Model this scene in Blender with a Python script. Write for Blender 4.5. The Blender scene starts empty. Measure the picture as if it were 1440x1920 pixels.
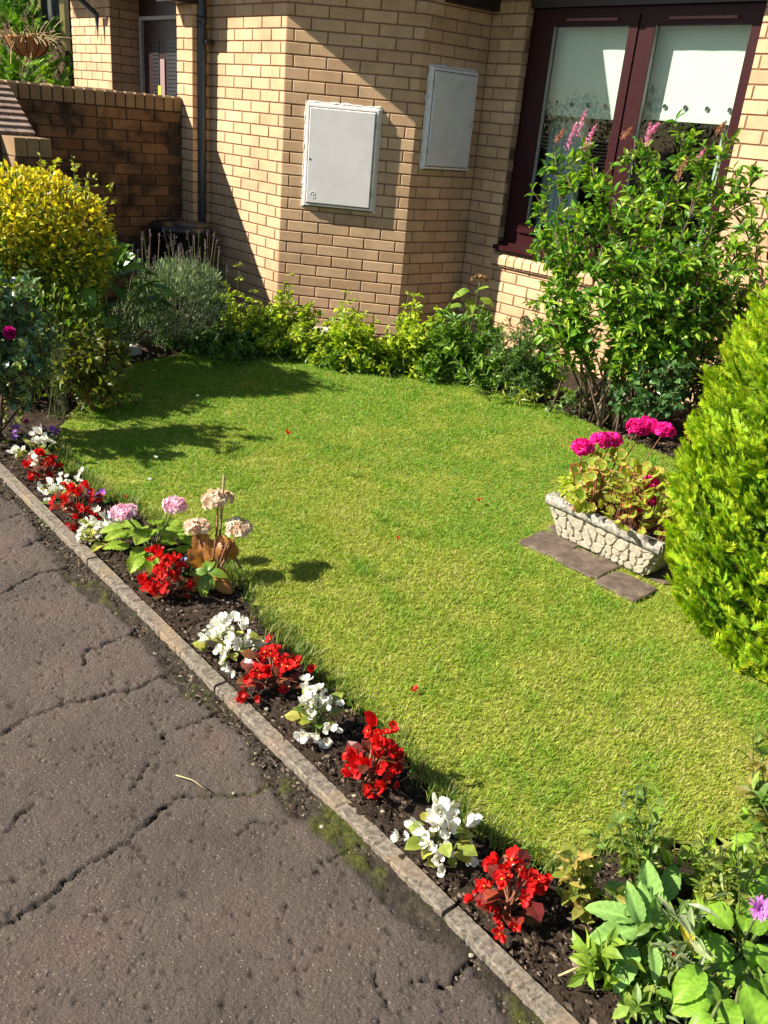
import bpy, math, random
import numpy as np
from mathutils import Vector, Matrix

random.seed(11)
rng = np.random.default_rng(11)
scene = bpy.context.scene
COL = scene.collection

# ------------------------------------------------------------------ camera
H = 1.45
FPX = 1622.7
TH, PH = math.radians(24.157), math.radians(5.3207)
FW = np.array([0, math.cos(TH), -math.sin(TH)])
_r = np.array([1., 0, 0]); _u = np.cross(_r, FW)
CR = _r * math.cos(PH) + _u * math.sin(PH)
CU = -_r * math.sin(PH) + _u * math.cos(PH)
cam_d = bpy.data.cameras.new('camera'); cam = bpy.data.objects.new('camera', cam_d); COL.objects.link(cam)
cam.matrix_world = Matrix(((CR[0], CU[0], -FW[0], 0), (CR[1], CU[1], -FW[1], 0), (CR[2], CU[2], -FW[2], H), (0, 0, 0, 1)))
cam_d.sensor_fit = 'AUTO'; cam_d.sensor_width = 36; cam_d.lens = FPX / 1920 * 36
cam_d.clip_start = .05; cam_d.clip_end = 2000
scene.camera = cam

# ------------------------------------------------------------------ sky, sun, exposure
SUN_EL = math.radians(37.3); LIGHT_AZ = math.radians(9.0)      # light travels towards +x, a little +y
LD = np.array([math.cos(LIGHT_AZ) * math.cos(SUN_EL), math.sin(LIGHT_AZ) * math.cos(SUN_EL), -math.sin(SUN_EL)])
w = bpy.data.worlds.new('World'); scene.world = w; w.use_nodes = True
wn = w.node_tree.nodes; wl = w.node_tree.links
bg = wn['Background']; sky = wn.new('ShaderNodeTexSky'); sky.sky_type = 'NISHITA'; sky.sun_disc = False
sky.sun_elevation = SUN_EL
sky.sun_rotation = math.atan2(-LD[0], -LD[1])
sky.air_density = 1.0; sky.dust_density = .6; sky.ozone_density = 1.0
wl.new(sky.outputs[0], bg.inputs[0]); bg.inputs[1].default_value = .06
sl = bpy.data.lights.new('sun', 'SUN'); sl.energy = 5.0; sl.angle = math.radians(.53); sl.color = (1, .93, .82)
so = bpy.data.objects.new('sun', sl); COL.objects.link(so)
so.rotation_euler = Vector(LD).to_track_quat('-Z', 'Y').to_euler(); so.location = (-4, -1, 6)
vs = scene.view_settings; vs.view_transform = 'Standard'; vs.look = 'None'; vs.gamma = 1.0; vs.exposure = 1.35
vs.use_curve_mapping = False
scene.render.engine = 'CYCLES'

# ------------------------------------------------------------------ helpers
def ray(x, y): return FW + CR * (x - 720) / FPX - CU * (y - 960) / FPX
def G(x, y, z=0.):
    d = ray(x, y); return d * ((z - H) / d[2]) + np.array([0, 0, H])
def AT(x, y, Y):
    d = ray(x, y); return np.array([0, 0, H]) + d * Y / d[1]
def proj(X):
    X = np.atleast_2d(np.asarray(X, float)) - np.array([0, 0, H]); d = X @ FW
    return np.stack([720 + FPX * (X @ CR) / d, 960 - FPX * (X @ CU) / d], -1)
WL = {}                                             # world location of every parent
def link(o, parent=None, world=(0, 0, 0)):
    COL.objects.link(o)
    world = np.asarray(world, float); WL[o.name] = world
    if parent is not None:
        o.parent = parent; o.location = world - WL[parent.name]
    else: o.location = world
    return o
def tag(o, label=None, cat=None, group=None, kind=None):
    if label: o['label'] = label
    if cat: o['category'] = cat
    if group: o['group'] = group
    if kind: o['kind'] = kind
    return o
def thing(name, label, cat, loc=(0, 0, 0), group=None):
    o = bpy.data.objects.new(name, None); o.empty_display_size = .05
    link(o, None, loc); return tag(o, label, cat, group)
def mesh(name, V, faces, mats, col=None, smooth=False):
    """V (n,3); faces: list of int arrays (m,k); col per vertex (n,3)"""
    me = bpy.data.meshes.new(name); V = np.asarray(V, np.float32)
    faces = [np.asarray(f, np.int32) for f in faces if len(f)]
    nl = sum(f.size for f in faces); nf = sum(len(f) for f in faces)
    me.vertices.add(len(V)); me.vertices.foreach_set('co', V.ravel())
    me.loops.add(nl); me.loops.foreach_set('vertex_index', np.concatenate([f.ravel() for f in faces]))
    me.polygons.add(nf)
    tot = np.concatenate([np.full(len(f), f.shape[1], np.int32) for f in faces])
    me.polygons.foreach_set('loop_start', np.concatenate([[0], np.cumsum(tot)[:-1]]).astype(np.int32))
    me.polygons.foreach_set('loop_total', tot)
    me.polygons.foreach_set('use_smooth', np.full(nf, smooth))
    me.update(calc_edges=True)
    if col is not None:
        a = me.color_attributes.new('Col', 'FLOAT_COLOR', 'POINT')
        c = np.ones((len(V), 4), np.float32); c[:, :3] = col; a.data.foreach_set('color', c.ravel())
    for m in (mats if isinstance(mats, (list, tuple)) else [mats]): me.materials.append(m)
    return me
def obj(name, me, parent=None, world=(0, 0, 0), rot=None):
    o = bpy.data.objects.new(name, me); link(o, parent, world)
    if rot is not None: o.rotation_mode = 'QUATERNION'; o.rotation_quaternion = rot
    return o
def wobj(name, V, faces, mat, parent=None, col=None, smooth=False):
    """mesh given in world coordinates, origin at the parent's base (or its own foot)"""
    V = np.asarray(V, float)
    base = WL[parent.name] if parent is not None else np.array([V[:, 0].mean(), V[:, 1].mean(), V[:, 2].min()])
    return obj(name, mesh(name, V - base, faces, mat, col, smooth), parent, base)
class B:
    """collects shapes, world coordinates"""
    def __init__(s): s.v = []; s.f = {}; s.c = []; s.n = 0
    def add(s, V, faces, col=None):
        V = np.asarray(V, float)
        for f in faces:
            f = np.asarray(f, np.int64)
            if f.size: s.f.setdefault(f.shape[1], []).append(f + s.n)
        s.v.append(V); s.n += len(V)
        if col is not None:
            col = np.asarray(col, float); s.c.append(np.broadcast_to(col, (len(V), 3)))
        return s
    def box(s, o, ax, ay, az, col=None, ch=0.):
        """box from corner o with edge vectors"""
        o, ax, ay, az = [np.asarray(q, float) for q in (o, ax, ay, az)]
        V = [o, o + ax, o + ax + ay, o + ay, o + az, o + ax + az, o + ax + ay + az, o + ay + az]
        s.add(V, [[(0, 3, 2, 1), (4, 5, 6, 7), (0, 1, 5, 4), (1, 2, 6, 5), (2, 3, 7, 6), (3, 0, 4, 7)]], col); return s
    def tube(s, pts, rad, k=6, col=None, cap=True):
        pts = np.asarray(pts, float); n = len(pts); rad = np.broadcast_to(np.asarray(rad, float), (n,))
        t = np.gradient(pts, axis=0); t /= np.linalg.norm(t, axis=1)[:, None] + 1e-9
        ref = np.array([0, 0, 1.]) if abs(t[0, 2]) < .9 else np.array([1., 0, 0])
        a = np.cross(t, ref); a /= np.linalg.norm(a, axis=1)[:, None] + 1e-9; b = np.cross(t, a)
        th = np.arange(k) * 2 * np.pi / k
        V = (pts[:, None] + rad[:, None, None] * (np.cos(th)[None, :, None] * a[:, None] + np.sin(th)[None, :, None] * b[:, None])).reshape(-1, 3)
        i = np.arange(n - 1)[:, None] * k; j = np.arange(k)[None]; j2 = (j + 1) % k
        F = np.stack([i + j, i + j2, i + k + j2, i + k + j], -1).reshape(-1, 4)
        fs = [F]
        if cap: s_n = len(V); V = np.vstack([V, pts[0], pts[-1]]); q = np.arange(k); fs.append(np.concatenate([np.stack([np.full(k, s_n), (q + 1) % k, q], -1), np.stack([np.full(k, s_n + 1), (n - 1) * k + q, (n - 1) * k + (q + 1) % k], -1)]))
        s.add(V, fs, col); return s
    def lathe(s, c, prof, k=20, col=None):
        prof = np.asarray(prof, float); th = np.arange(k) * 2 * np.pi / k
        V = np.stack([c[0] + prof[:, 0, None] * np.cos(th), c[1] + prof[:, 0, None] * np.sin(th), c[2] + np.repeat(prof[:, 1, None], k, 1)], -1).reshape(-1, 3)
        i = np.arange(len(prof) - 1)[:, None] * k; j = np.arange(k)[None]; j2 = (j + 1) % k
        s.add(V, [np.stack([i + j, i + j2, i + k + j2, i + k + j], -1).reshape(-1, 4)], col); return s
    def obj(s, name, mat, parent=None, smooth=False):
        V = np.concatenate(s.v); fs = [np.concatenate(f) for f in s.f.values()]
        return wobj(name, V, fs, mat, parent, np.concatenate(s.c) if s.c else None, smooth)
def unit(a): a = np.asarray(a, float); return a / (np.linalg.norm(a, axis=-1, keepdims=True) + 1e-9)
def rdir(n): return unit(rng.normal(size=(n, 3)))
def lerp(a, b, t): a = np.asarray(a, float); b = np.asarray(b, float); t = np.asarray(t)[..., None]; return a * (1 - t) + b * t
def smooth_noise(x, y, seed=0, sc=1.):
    r = np.random.default_rng(seed); out = 0.; amp = 1.
    for o in range(4):
        for q in range(3):
            a = r.uniform(0, 6.28); f = sc * 2 ** o * r.uniform(.7, 1.4); p = r.uniform(0, 6.28)
            out = out + amp * np.sin((x * math.cos(a) + y * math.sin(a)) * f + p + 1.3 * np.sin((x * math.sin(a) - y * math.cos(a)) * f * .7 + p * 2))
        amp *= .55
    return out / 4.
def inpoly(P, poly):
    x, y = P[:, 0], P[:, 1]; poly = np.asarray(poly); ins = np.zeros(len(P), bool); j = len(poly) - 1
    for i in range(len(poly)):
        xi, yi = poly[i][:2]; xj, yj = poly[j][:2]
        c = ((yi > y) != (yj > y)) & (x < (xj - xi) * (y - yi) / (yj - yi + 1e-12) + xi); ins ^= c; j = i
    return ins
def polydist(P, line):
    d = np.full(len(P), 9.); line = np.asarray(line)[:, :2]
    for a, b in zip(line[:-1], line[1:]):
        ab = b - a; t = np.clip(((P[:, :2] - a) @ ab) / (ab @ ab + 1e-12), 0, 1)
        d = np.minimum(d, np.linalg.norm(P[:, :2] - a - t[:, None] * ab, axis=1))
    return d

# ------------------------------------------------------------------ materials
def new_mat(name):
    m = bpy.data.materials.new(name); m.use_nodes = True
    return m, m.node_tree.nodes, m.node_tree.links, m.node_tree.nodes['Principled BSDF']
def N(nodes, t, **kw):
    n = nodes.new(t)
    for k, v in kw.items():
        if k.startswith('i_'):
            key = k[2:]; key = int(key) if key.isdigit() else key.replace('_', ' ')
            n.inputs[key].default_value = v
        else: setattr(n, k, v)
    return n
def ramp(nodes, stops):
    r = nodes.new('ShaderNodeValToRGB'); e = r.color_ramp.elements
    while len(e) < len(stops): e.new(.5)
    for q, (p, c) in zip(e, stops): q.position = p; q.color = (*c, 1) if len(c) == 3 else c
    return r
def mixc(nodes, links, fac, a, b, mode='MIX'):
    m = nodes.new('ShaderNodeMix'); m.data_type = 'RGBA'; m.blend_type = mode
    for inp, v in ((m.inputs[0], fac), (m.inputs[6], a), (m.inputs[7], b)):
        if isinstance(v, bpy.types.NodeSocket): links.new(v, inp)
        elif isinstance(v, (tuple, list)): inp.default_value = (*v[:3], 1)
        else: inp.default_value = v
    return m.outputs[2]
def mathn(nodes, links, op, a, b=0.):
    m = nodes.new('ShaderNodeMath'); m.operation = op
    for inp, v in ((m.inputs[0], a), (m.inputs[1], b)):
        if isinstance(v, bpy.types.NodeSocket): links.new(v, inp)
        else: inp.default_value = v
    return m.outputs[0]
def geo_pos(nodes): return nodes.new('ShaderNodeNewGeometry').outputs['Position']
def bump(nodes, links, bsdf, h, strength=.4, dist=.004):
    b = nodes.new('ShaderNodeBump'); b.inputs['Strength'].default_value = strength; b.inputs['Distance'].default_value = dist
    links.new(h, b.inputs['Height']); links.new(b.outputs[0], bsdf.inputs['Normal']); return b
def mat_plain(name, c, rough=.5, spec=.5, var=.12, scale=25., bmp=.0, metal=0., dirt=None):
    m, n, l, p = new_mat(name); pos = geo_pos(n)
    t = N(n, 'ShaderNodeTexNoise', i_Scale=scale, i_Detail=5.); l.new(pos, t.inputs['Vector'])
    r = ramp(n, [(.3, tuple(np.array(c) * (1 - var))), (.7, tuple(np.minimum(1, np.array(c) * (1 + var))))]); l.new(t.outputs[0], r.inputs[0])
    out = r.outputs[0]
    if dirt:
        t2 = N(n, 'ShaderNodeTexNoise', i_Scale=dirt[1], i_Detail=8., i_Roughness=.7); l.new(pos, t2.inputs['Vector'])
        r2 = ramp(n, [(dirt[2], (0, 0, 0)), (dirt[2] + .18, (1, 1, 1))]); l.new(t2.outputs[0], r2.inputs[0])
        out = mixc(n, l, r2.outputs[0], out, dirt[0])
    l.new(out, p.inputs['Base Color'])
    p.inputs['Roughness'].default_value = rough; p.inputs['Specular IOR Level'].default_value = spec; p.inputs['Metallic'].default_value = metal
    if bmp: bump(n, l, p, t.outputs[0], bmp, .003)
    return m
def mat_brick(name, stops, stain=None, streak=.35):
    m, n, l, p = new_mat(name); pos = geo_pos(n)
    oi = n.new('ShaderNodeObjectInfo'); ge = n.new('ShaderNodeNewGeometry')
    rv = mathn(n, l, 'FRACT', mathn(n, l, 'ADD', oi.outputs['Random'], ge.outputs['Random Per Island']))
    r = ramp(n, stops); l.new(rv, r.inputs[0])
    # wire-cut drag marks: stretched noise
    mp = N(n, 'ShaderNodeMapping'); mp.inputs['Scale'].default_value = (260, 260, 55); l.new(pos, mp.inputs[0])
    t = N(n, 'ShaderNodeTexNoise', i_Scale=1., i_Detail=3.); l.new(mp.outputs[0], t.inputs['Vector'])
    r1 = ramp(n, [(.30, (.62, .58, .52)), (.48, (1, 1, 1))]); l.new(t.outputs[0], r1.inputs[0])
    c = mixc(n, l, streak, r.outputs[0], r1.outputs[0], 'MULTIPLY')
    t3 = N(n, 'ShaderNodeTexNoise', i_Scale=9., i_Detail=4.); l.new(pos, t3.inputs['Vector'])
    r3 = ramp(n, [(.3, (.82, .8, .78)), (.65, (1.06, 1.05, 1.0))]); l.new(t3.outputs[0], r3.inputs[0])
    c = mixc(n, l, .8, c, r3.outputs[0], 'MULTIPLY')
    t6 = N(n, 'ShaderNodeTexNoise', i_Scale=1.7, i_Detail=6., i_Roughness=.7); l.new(pos, t6.inputs['Vector'])
    r6 = ramp(n, [(.32, (.80, .77, .74)), (.6, (1.05, 1.04, 1.03))]); l.new(t6.outputs[0], r6.inputs[0])
    c = mixc(n, l, .9, c, r6.outputs[0], 'MULTIPLY')
    if stain:
        t4 = N(n, 'ShaderNodeTexNoise', i_Scale=stain[1], i_Detail=7., i_Roughness=.65); l.new(pos, t4.inputs['Vector'])
        r4 = ramp(n, [(stain[2], (0, 0, 0)), (stain[2] + .2, (1, 1, 1))]); l.new(t4.outputs[0], r4.inputs[0])
        c = mixc(n, l, r4.outputs[0], c, stain[0])
    l.new(c, p.inputs['Base Color']); p.inputs['Roughness'].default_value = .85; p.inputs['Specular IOR Level'].default_value = .25
    bump(n, l, p, t.outputs[0], .35, .002)
    return m
def mat_leaf(name, trans=.35, rough=.42, spec=.4, tint=(1.15, 1.25, .45), mottling=.25, scale=60.):
    m, n, l, p = new_mat(name)
    a = N(n, 'ShaderNodeAttribute', attribute_name='Col'); pos = geo_pos(n)
    t = N(n, 'ShaderNodeTexNoise', i_Scale=scale, i_Detail=3.); l.new(pos, t.inputs['Vector'])
    r = ramp(n, [(.3, (1 - mottling,) * 3), (.7, (1 + mottling * .6,) * 3)]); l.new(t.outputs[0], r.inputs[0])
    c = mixc(n, l, 1., a.outputs['Color'], r.outputs[0], 'MULTIPLY')
    l.new(c, p.inputs['Base Color']); p.inputs['Roughness'].default_value = rough; p.inputs['Specular IOR Level'].default_value = spec
    tr = n.new('ShaderNodeBsdfTranslucent'); l.new(mixc(n, l, 1., c, tint, 'MULTIPLY'), tr.inputs[0])
    mx = n.new('ShaderNodeMixShader'); mx.inputs[0].default_value = trans
    l.new(p.outputs[0], mx.inputs[1]); l.new(tr.outputs[0], mx.inputs[2]); l.new(mx.outputs[0], n['Material Output'].inputs[0])
    return m
M = {}
BUFF = [(0., (.47, .305, .175)), (.35, (.54, .365, .215)), (.7, (.60, .41, .245)), (1., (.50, .32, .19))]
M['brick'] = mat_brick('buff_brick', BUFF)
M['gbrick'] = mat_brick('weathered_brick', [(0., (.15, .075, .035)), (.4, (.21, .115, .05)), (.75, (.25, .135, .065)), (1., (.13, .065, .03))], stain=((.022, .015, .011), 5., .45), streak=.5)
M['copebrick'] = mat_brick('coping_brick', [(0., (.23, .15, .08)), (.5, (.28, .19, .10)), (1., (.20, .13, .07))], stain=((.06, .045, .03), 16., .58))
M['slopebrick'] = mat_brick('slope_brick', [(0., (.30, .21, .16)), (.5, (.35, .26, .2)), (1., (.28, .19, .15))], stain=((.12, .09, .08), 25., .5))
M['mortar'] = mat_plain('mortar', (.22, .125, .08), .95, .1, .25, 90., .5)
M['gmortar'] = mat_plain('garden_mortar', (.07, .045, .03), .95, .1, .3, 60., .5)
M['maroon'] = mat_plain('maroon_window_pvc', (.028, .0055, .0065), .42, .14, .12, 40.)
M['vent'] = mat_plain('vent_cover', (.22, .10, .095), .6, .25, .05, 30.)
M['darkwood'] = mat_plain('dark_stained_board', (.018, .012, .011), .45, .4, .3, 30.)
M['blackpl'] = mat_plain('black_plastic', (.018, .02, .024), .38, .5, .2, 20.)
M['pipe'] = mat_plain('grey_black_pipe', (.035, .042, .052), .36, .5, .15, 20.)
M['doorwhite'] = mat_plain('cabinet_door', (.64, .61, .58), .5, .4, .05, 9., dirt=((.52, .49, .45), 6., .58))
M['boxwhite'] = mat_plain('cabinet_frame', (.76, .71, .64), .5, .4, .08, 40., dirt=((.34, .36, .30), 30., .60))
M['algae'] = mat_plain('cabinet_green_algae', (.16, .17, .05), .7, .3, .4, 45.)
M['filler'] = mat_plain('white_filler', (.62, .61, .58), .8, .3, .15, 60., .6)
M['blind'] = mat_plain('blind_fabric', (.56, .60, .54), .8, .2, .02, 8.)
M['curtain'] = mat_plain('curtain_cloth', (.55, .58, .58), .85, .1, .05, 12.)
M['room'] = mat_plain('room_interior', (.10, .09, .085), .9, .1, .2, 4.)
M['chrome'] = mat_plain('eyelet_metal', (.25, .26, .27), .25, .5, .1, 30., metal=1.)
M['doorbrown'] = mat_plain('door_timber', (.025, .010, .009), .4, .4, .2, 18.)
M['doorstrip'] = mat_plain('door_pale_bar', (.26, .17, .16), .5, .4, .06, 18.)
M['yellow'] = mat_plain('yellow_sticker', (.62, .60, .04), .5, .3, .1, 90.)
M['greywood'] = mat_plain('grey_trim', (.36, .34, .31), .6, .3, .1, 30.)
M['cream'] = mat_plain('cream_trim', (.62, .47, .17), .6, .3, .1, 12.)
M['kerb'] = None
M['leaf'] = mat_leaf('leaf', .42); M['waxy'] = mat_leaf('glossy_leaf', .22, .30, .55); M['felt'] = mat_leaf('felted_leaf', .25, .75, .2, mottling=.18, scale=140.)
M['conif'] = mat_leaf('conifer_scale_leaf', .36, .55, .3, mottling=.2, scale=40.)
M['petal'] = mat_leaf('petal', .30, .55, .25, tint=(1.05, 1.05, 1.0), mottling=.10, scale=90.)
M['grass'] = mat_leaf('grass_blade', .38, .5, .3, mottling=.1, scale=30.)
M['bark'] = mat_plain('bark', (.11, .075, .05), .9, .15, .5, 70., .8)
M['palebark'] = mat_plain('pale_bark', (.30, .24, .17), .9, .15, .35, 90., .8)
M['greenstem'] = mat_plain('green_stem', (.10, .13, .035), .6, .3, .35, 60.)
M['redstem'] = mat_plain('red_stem', (.19, .075, .04), .6, .3, .3, 60.)
M['stake'] = mat_plain('stake_wood', (.42, .24, .12), .8, .2, .25, 50., .4)
M['cane'] = mat_plain('bamboo_cane', (.22, .17, .08), .6, .3, .4, 80., .3)
M['straw'] = mat_plain('dry_straw', (.44, .34, .18), .9, .1, .3, 70.)
M['basket'] = mat_plain('basket_liner', (.46, .22, .085), .95, .05, .35, 70., 1.)
M['tub'] = mat_plain('dark_tub', (.012, .013, .014), .35, .5, .3, 20.)
M['tublid'] = mat_plain('tub_lid', (.07, .065, .04), .6, .4, .4, 22.)
M['stone'] = mat_plain('trough_stone', (.36, .325, .24), .9, .2, .25, 60., .9, dirt=((.20, .18, .12), 14., .56))
M['troughb'] = mat_plain('trough_body', (.33, .295, .215), .92, .15, .2, 60., .8)
M['rim'] = mat_plain('trough_rim_weathered', (.33, .30, .25), .95, .15, .3, 70., 1., dirt=((.05, .045, .04), 30., .44))
M['slab'] = mat_plain('paving_slab', (.105, .076, .058), .9, .2, .35, 28., .9, dirt=((.19, .155, .09), 22., .52))
M['pebble'] = mat_plain('pale_pebble', (.27, .235, .175), .85, .2, .2, 60., .5)
M['slate'] = mat_plain('grey_flat_stone', (.40, .37, .33), .85, .2, .2, 40., .6)

def mat_glass():
    m, n, l, p = new_mat('window_glass'); n.remove(p)
    tr = n.new('ShaderNodeBsdfTransparent'); tr.inputs[0].default_value = (.90, .95, .91, 1)
    gl = N(n, 'ShaderNodeBsdfGlossy', i_Roughness=.0); gl.inputs[0].default_value = (1, 1, 1, 1)
    lw = n.new('ShaderNodeLayerWeight'); lw.inputs[0].default_value = .5
    fc = mathn(n, l, 'ADD', mathn(n, l, 'MULTIPLY', mathn(n, l, 'POWER', lw.outputs['Facing'], 4.), .30), .02)
    mx = n.new('ShaderNodeMixShader'); l.new(fc, mx.inputs[0]); l.new(tr.outputs[0], mx.inputs[1]); l.new(gl.outputs[0], mx.inputs[2])
    l.new(mx.outputs[0], n['Material Output'].inputs[0]); return m
M['glass'] = mat_glass()
def mat_kerb():
    m, n, l, p = new_mat('kerb_concrete'); pos = geo_pos(n)
    t = N(n, 'ShaderNodeTexNoise', i_Scale=95., i_Detail=8., i_Roughness=.75); l.new(pos, t.inputs['Vector'])
    r = ramp(n, [(.36, (.075, .062, .05)), (.5, (.18, .15, .115)), (.64, (.29, .25, .19))]); l.new(t.outputs[0], r.inputs[0])
    t2 = N(n, 'ShaderNodeTexNoise', i_Scale=6., i_Detail=4.); l.new(pos, t2.inputs['Vector'])
    r2 = ramp(n, [(.5, (0, 0, 0)), (.72, (1, 1, 1))]); l.new(t2.outputs[0], r2.inputs[0])
    c = mixc(n, l, r2.outputs[0], r.outputs[0], (.26, .185, .115))
    l.new(c, p.inputs['Base Color']); p.inputs['Roughness'].default_value = .93; p.inputs['Specular IOR Level'].default_value = .2
    bump(n, l, p, t.outputs[0], .9, .006); return m
M['kerb'] = mat_kerb()
def mat_asphalt():
    m, n, l, p = new_mat('old_tarmac'); pos = geo_pos(n)
    a = N(n, 'ShaderNodeAttribute', attribute_name='Col'); sp = n.new('ShaderNodeSeparateColor'); l.new(a.outputs['Color'], sp.inputs[0])
    t = N(n, 'ShaderNodeTexNoise', i_Scale=3.2, i_Detail=5.); l.new(pos, t.inputs['Vector'])
    r = ramp(n, [(.3, (.076, .060, .050)), (.52, (.102, .081, .066)), (.72, (.130, .089, .075))]); l.new(t.outputs[0], r.inputs[0])
    t2 = N(n, 'ShaderNodeTexNoise', i_Scale=240., i_Detail=4., i_Roughness=.75); l.new(pos, t2.inputs['Vector'])
    r2 = ramp(n, [(.3, (.45, .45, .45)), (.6, (1.25, 1.22, 1.18))]); l.new(t2.outputs[0], r2.inputs[0])
    c = mixc(n, l, .75, r.outputs[0], r2.outputs[0], 'MULTIPLY')
    v = N(n, 'ShaderNodeTexVoronoi', i_Scale=150.); l.new(pos, v.inputs['Vector'])        # pale grit
    vr = ramp(n, [(.0, (1, 1, 1)), (.12, (1, 1, 1)), (.26, (0, 0, 0))]); l.new(v.outputs['Distance'], vr.inputs[0])
    sc = n.new('ShaderNodeSeparateColor'); l.new(v.outputs['Color'], sc.inputs[0])
    gr = mathn(n, l, 'MULTIPLY', vr.outputs[0], mathn(n, l, 'GREATER_THAN', sc.outputs[0], .84))
    c = mixc(n, l, gr, c, (.36, .33, .27))
    t3 = N(n, 'ShaderNodeTexNoise', i_Scale=55., i_Detail=5., i_Roughness=.7); l.new(pos, t3.inputs['Vector'])
    rd = ramp(n, [(.32, (.022, .017, .012)), (.55, (.052, .041, .027)), (.75, (.11, .088, .058))]); l.new(t3.outputs[0], rd.inputs[0])
    c = mixc(n, l, sp.outputs[0], c, rd.outputs[0])                                          # dirt strip
    t5 = N(n, 'ShaderNodeTexNoise', i_Scale=90., i_Detail=4.); l.new(pos, t5.inputs['Vector'])
    rm = ramp(n, [(.3, (.03, .036, .006)), (.7, (.105, .11, .014))]); l.new(t5.outputs[0], rm.inputs[0])
    c = mixc(n, l, sp.outputs[2], c, rm.outputs[0])                                          # moss
    c = mixc(n, l, sp.outputs[1], c, (.022, .017, .012))                                     # darker in cracks and pits
    l.new(c, p.inputs['Base Color']); p.inputs['Roughness'].default_value = .88; p.inputs['Specular IOR Level'].default_value = .25
    v2 = N(n, 'ShaderNodeTexNoise', i_Scale=130., i_Detail=6., i_Roughness=.7); l.new(pos, v2.inputs['Vector'])
    v3 = N(n, 'ShaderNodeTexVoronoi', i_Scale=42.); l.new(pos, v3.inputs['Vector'])
    r3 = ramp(n, [(.10, (0, 0, 0)), (.34, (1, 1, 1))]); l.new(v3.outputs['Distance'], r3.inputs[0])
    s3 = n.new('ShaderNodeSeparateColor'); l.new(v3.outputs['Color'], s3.inputs[0])
    pk = mathn(n, l, 'MAXIMUM', r3.outputs[0], mathn(n, l, 'LESS_THAN', s3.outputs[0], .62))
    v4 = N(n, 'ShaderNodeTexNoise', i_Scale=34., i_Detail=4., i_Roughness=.6); l.new(pos, v4.inputs['Vector'])
    hh = mathn(n, l, 'ADD', mathn(n, l, 'ADD', v2.outputs[0], mathn(n, l, 'MULTIPLY', pk, .55)), mathn(n, l, 'MULTIPLY', v4.outputs[0], .9))
    bump(n, l, p, hh, 1., .011); return m
M['asphalt'] = mat_asphalt()
def mat_soil():
    m, n, l, p = new_mat('soil'); pos = geo_pos(n)
    t = N(n, 'ShaderNodeTexNoise', i_Scale=75., i_Detail=8., i_Roughness=.75); l.new(pos, t.inputs['Vector'])
    r = ramp(n, [(.32, (.018, .012, .008)), (.52, (.050, .034, .023)), (.68, (.10, .072, .05)), (.8, (.2, .16, .12))]); l.new(t.outputs[0], r.inputs[0])
    l.new(r.outputs[0], p.inputs['Base Color']); p.inputs['Roughness'].default_value = .95; p.inputs['Specular IOR Level'].default_value = .15
    bump(n, l, p, t.outputs[0], 1., .012); return m
M['soil'] = mat_soil()
M['clod'] = mat_leaf('soil_clod', 0., .95, .1, mottling=.5, scale=180.)
M['thatch'] = mat_plain('lawn_thatch', (.20, .21, .035), .95, .1, .4, 60., .9)

# ------------------------------------------------------------------ ground
ANG = math.radians(-46)
E1 = np.array([math.cos(ANG), math.sin(ANG), 0]); E2 = np.array([-E1[1], E1[0], 0])      # along the wall / into the house
UP = np.array([0, 0, 1.])
Lc = np.array([-.935, 6.474, 0]); Mc = np.array([-.029, 6.418, 0]); Nc = np.array([.425, 6.809, 0])
def zk(k): return H + .583 - .075 * k

KA = np.array([-1.615, 3.314, 0]); KB = np.array([.411, 1.060, 0]); KD = unit(KB - KA); KN = np.array([-KD[1], KD[0], 0])   # KN to the lawn side
def kdist(P): return (np.asarray(P)[..., :2] - KA[:2]) @ KN[:2]
# lawn outline, traced on the ground
lawn_px = [(118, 800), (112, 835), (128, 880), (190, 925), (260, 960), (340, 1005), (420, 1065), (470, 1110), (500, 1165), (560, 1225), (625, 1290), (690, 1345), (740, 1400), (800, 1465), (880, 1545), (960, 1600), (1040, 1640), (1130, 1600), (1260, 1585), (1440, 1570)]
lawn_poly = [G(*p)[:2] for p in lawn_px]
lawn_poly += [np.array([1.55, 1.65]), np.array([2.05, 2.2]), np.array([2.1, 3.2])]
lawn_poly += [G(*p)[:2] for p in [(1330, 900), (1200, 835), (1110, 800), (1060, 778), (1000, 755), (930, 735), (850, 716), (760, 700), (660, 683), (560, 672), (450, 664), (340, 668), (250, 688), (190, 722), (150, 760)]]
lawn_poly = np.array(lawn_poly)

def grid(x0, x1, y0, y1, st):
    nx = int((x1 - x0) / st) + 1; ny = int((y1 - y0) / st) + 1
    X, Y = np.meshgrid(np.linspace(x0, x1, nx), np.linspace(y0, y1, ny)); P = np.stack([X.ravel(), Y.ravel()], -1)
    i = np.arange(ny - 1)[:, None] * nx; j = np.arange(nx - 1)[None]
    F = np.stack([i + j, i + j + 1, i + nx + j + 1, i + nx + j], -1).reshape(-1, 4)
    return P, F
def keep(P, F, mask):
    F = F[mask]; u, inv = np.unique(F, return_inverse=True); return u, inv.reshape(F.shape)

SLABS = (((1030, 1028), .115, .12, -.70), ((1098, 1064), .125, .11, -.80), ((1172, 1108), .115, .10, -.76), ((1110, 1010), .2, .15, -.72), ((1205, 1060), .2, .15, -.72))
def on_slab(P, grow=1.):
    m = np.zeros(len(P), bool)
    for c, sx, sy, rz in SLABS:
        d = P[:, :2] - G(*c)[:2]; a = d[:, 0] * math.cos(rz) + d[:, 1] * math.sin(rz); b = -d[:, 0] * math.sin(rz) + d[:, 1] * math.cos(rz)
        m |= (np.abs(a) / (sx / 1.3 * grow)) ** 6 + (np.abs(b) / (sy / 1.3 * grow)) ** 6 < 1
    return m
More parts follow.
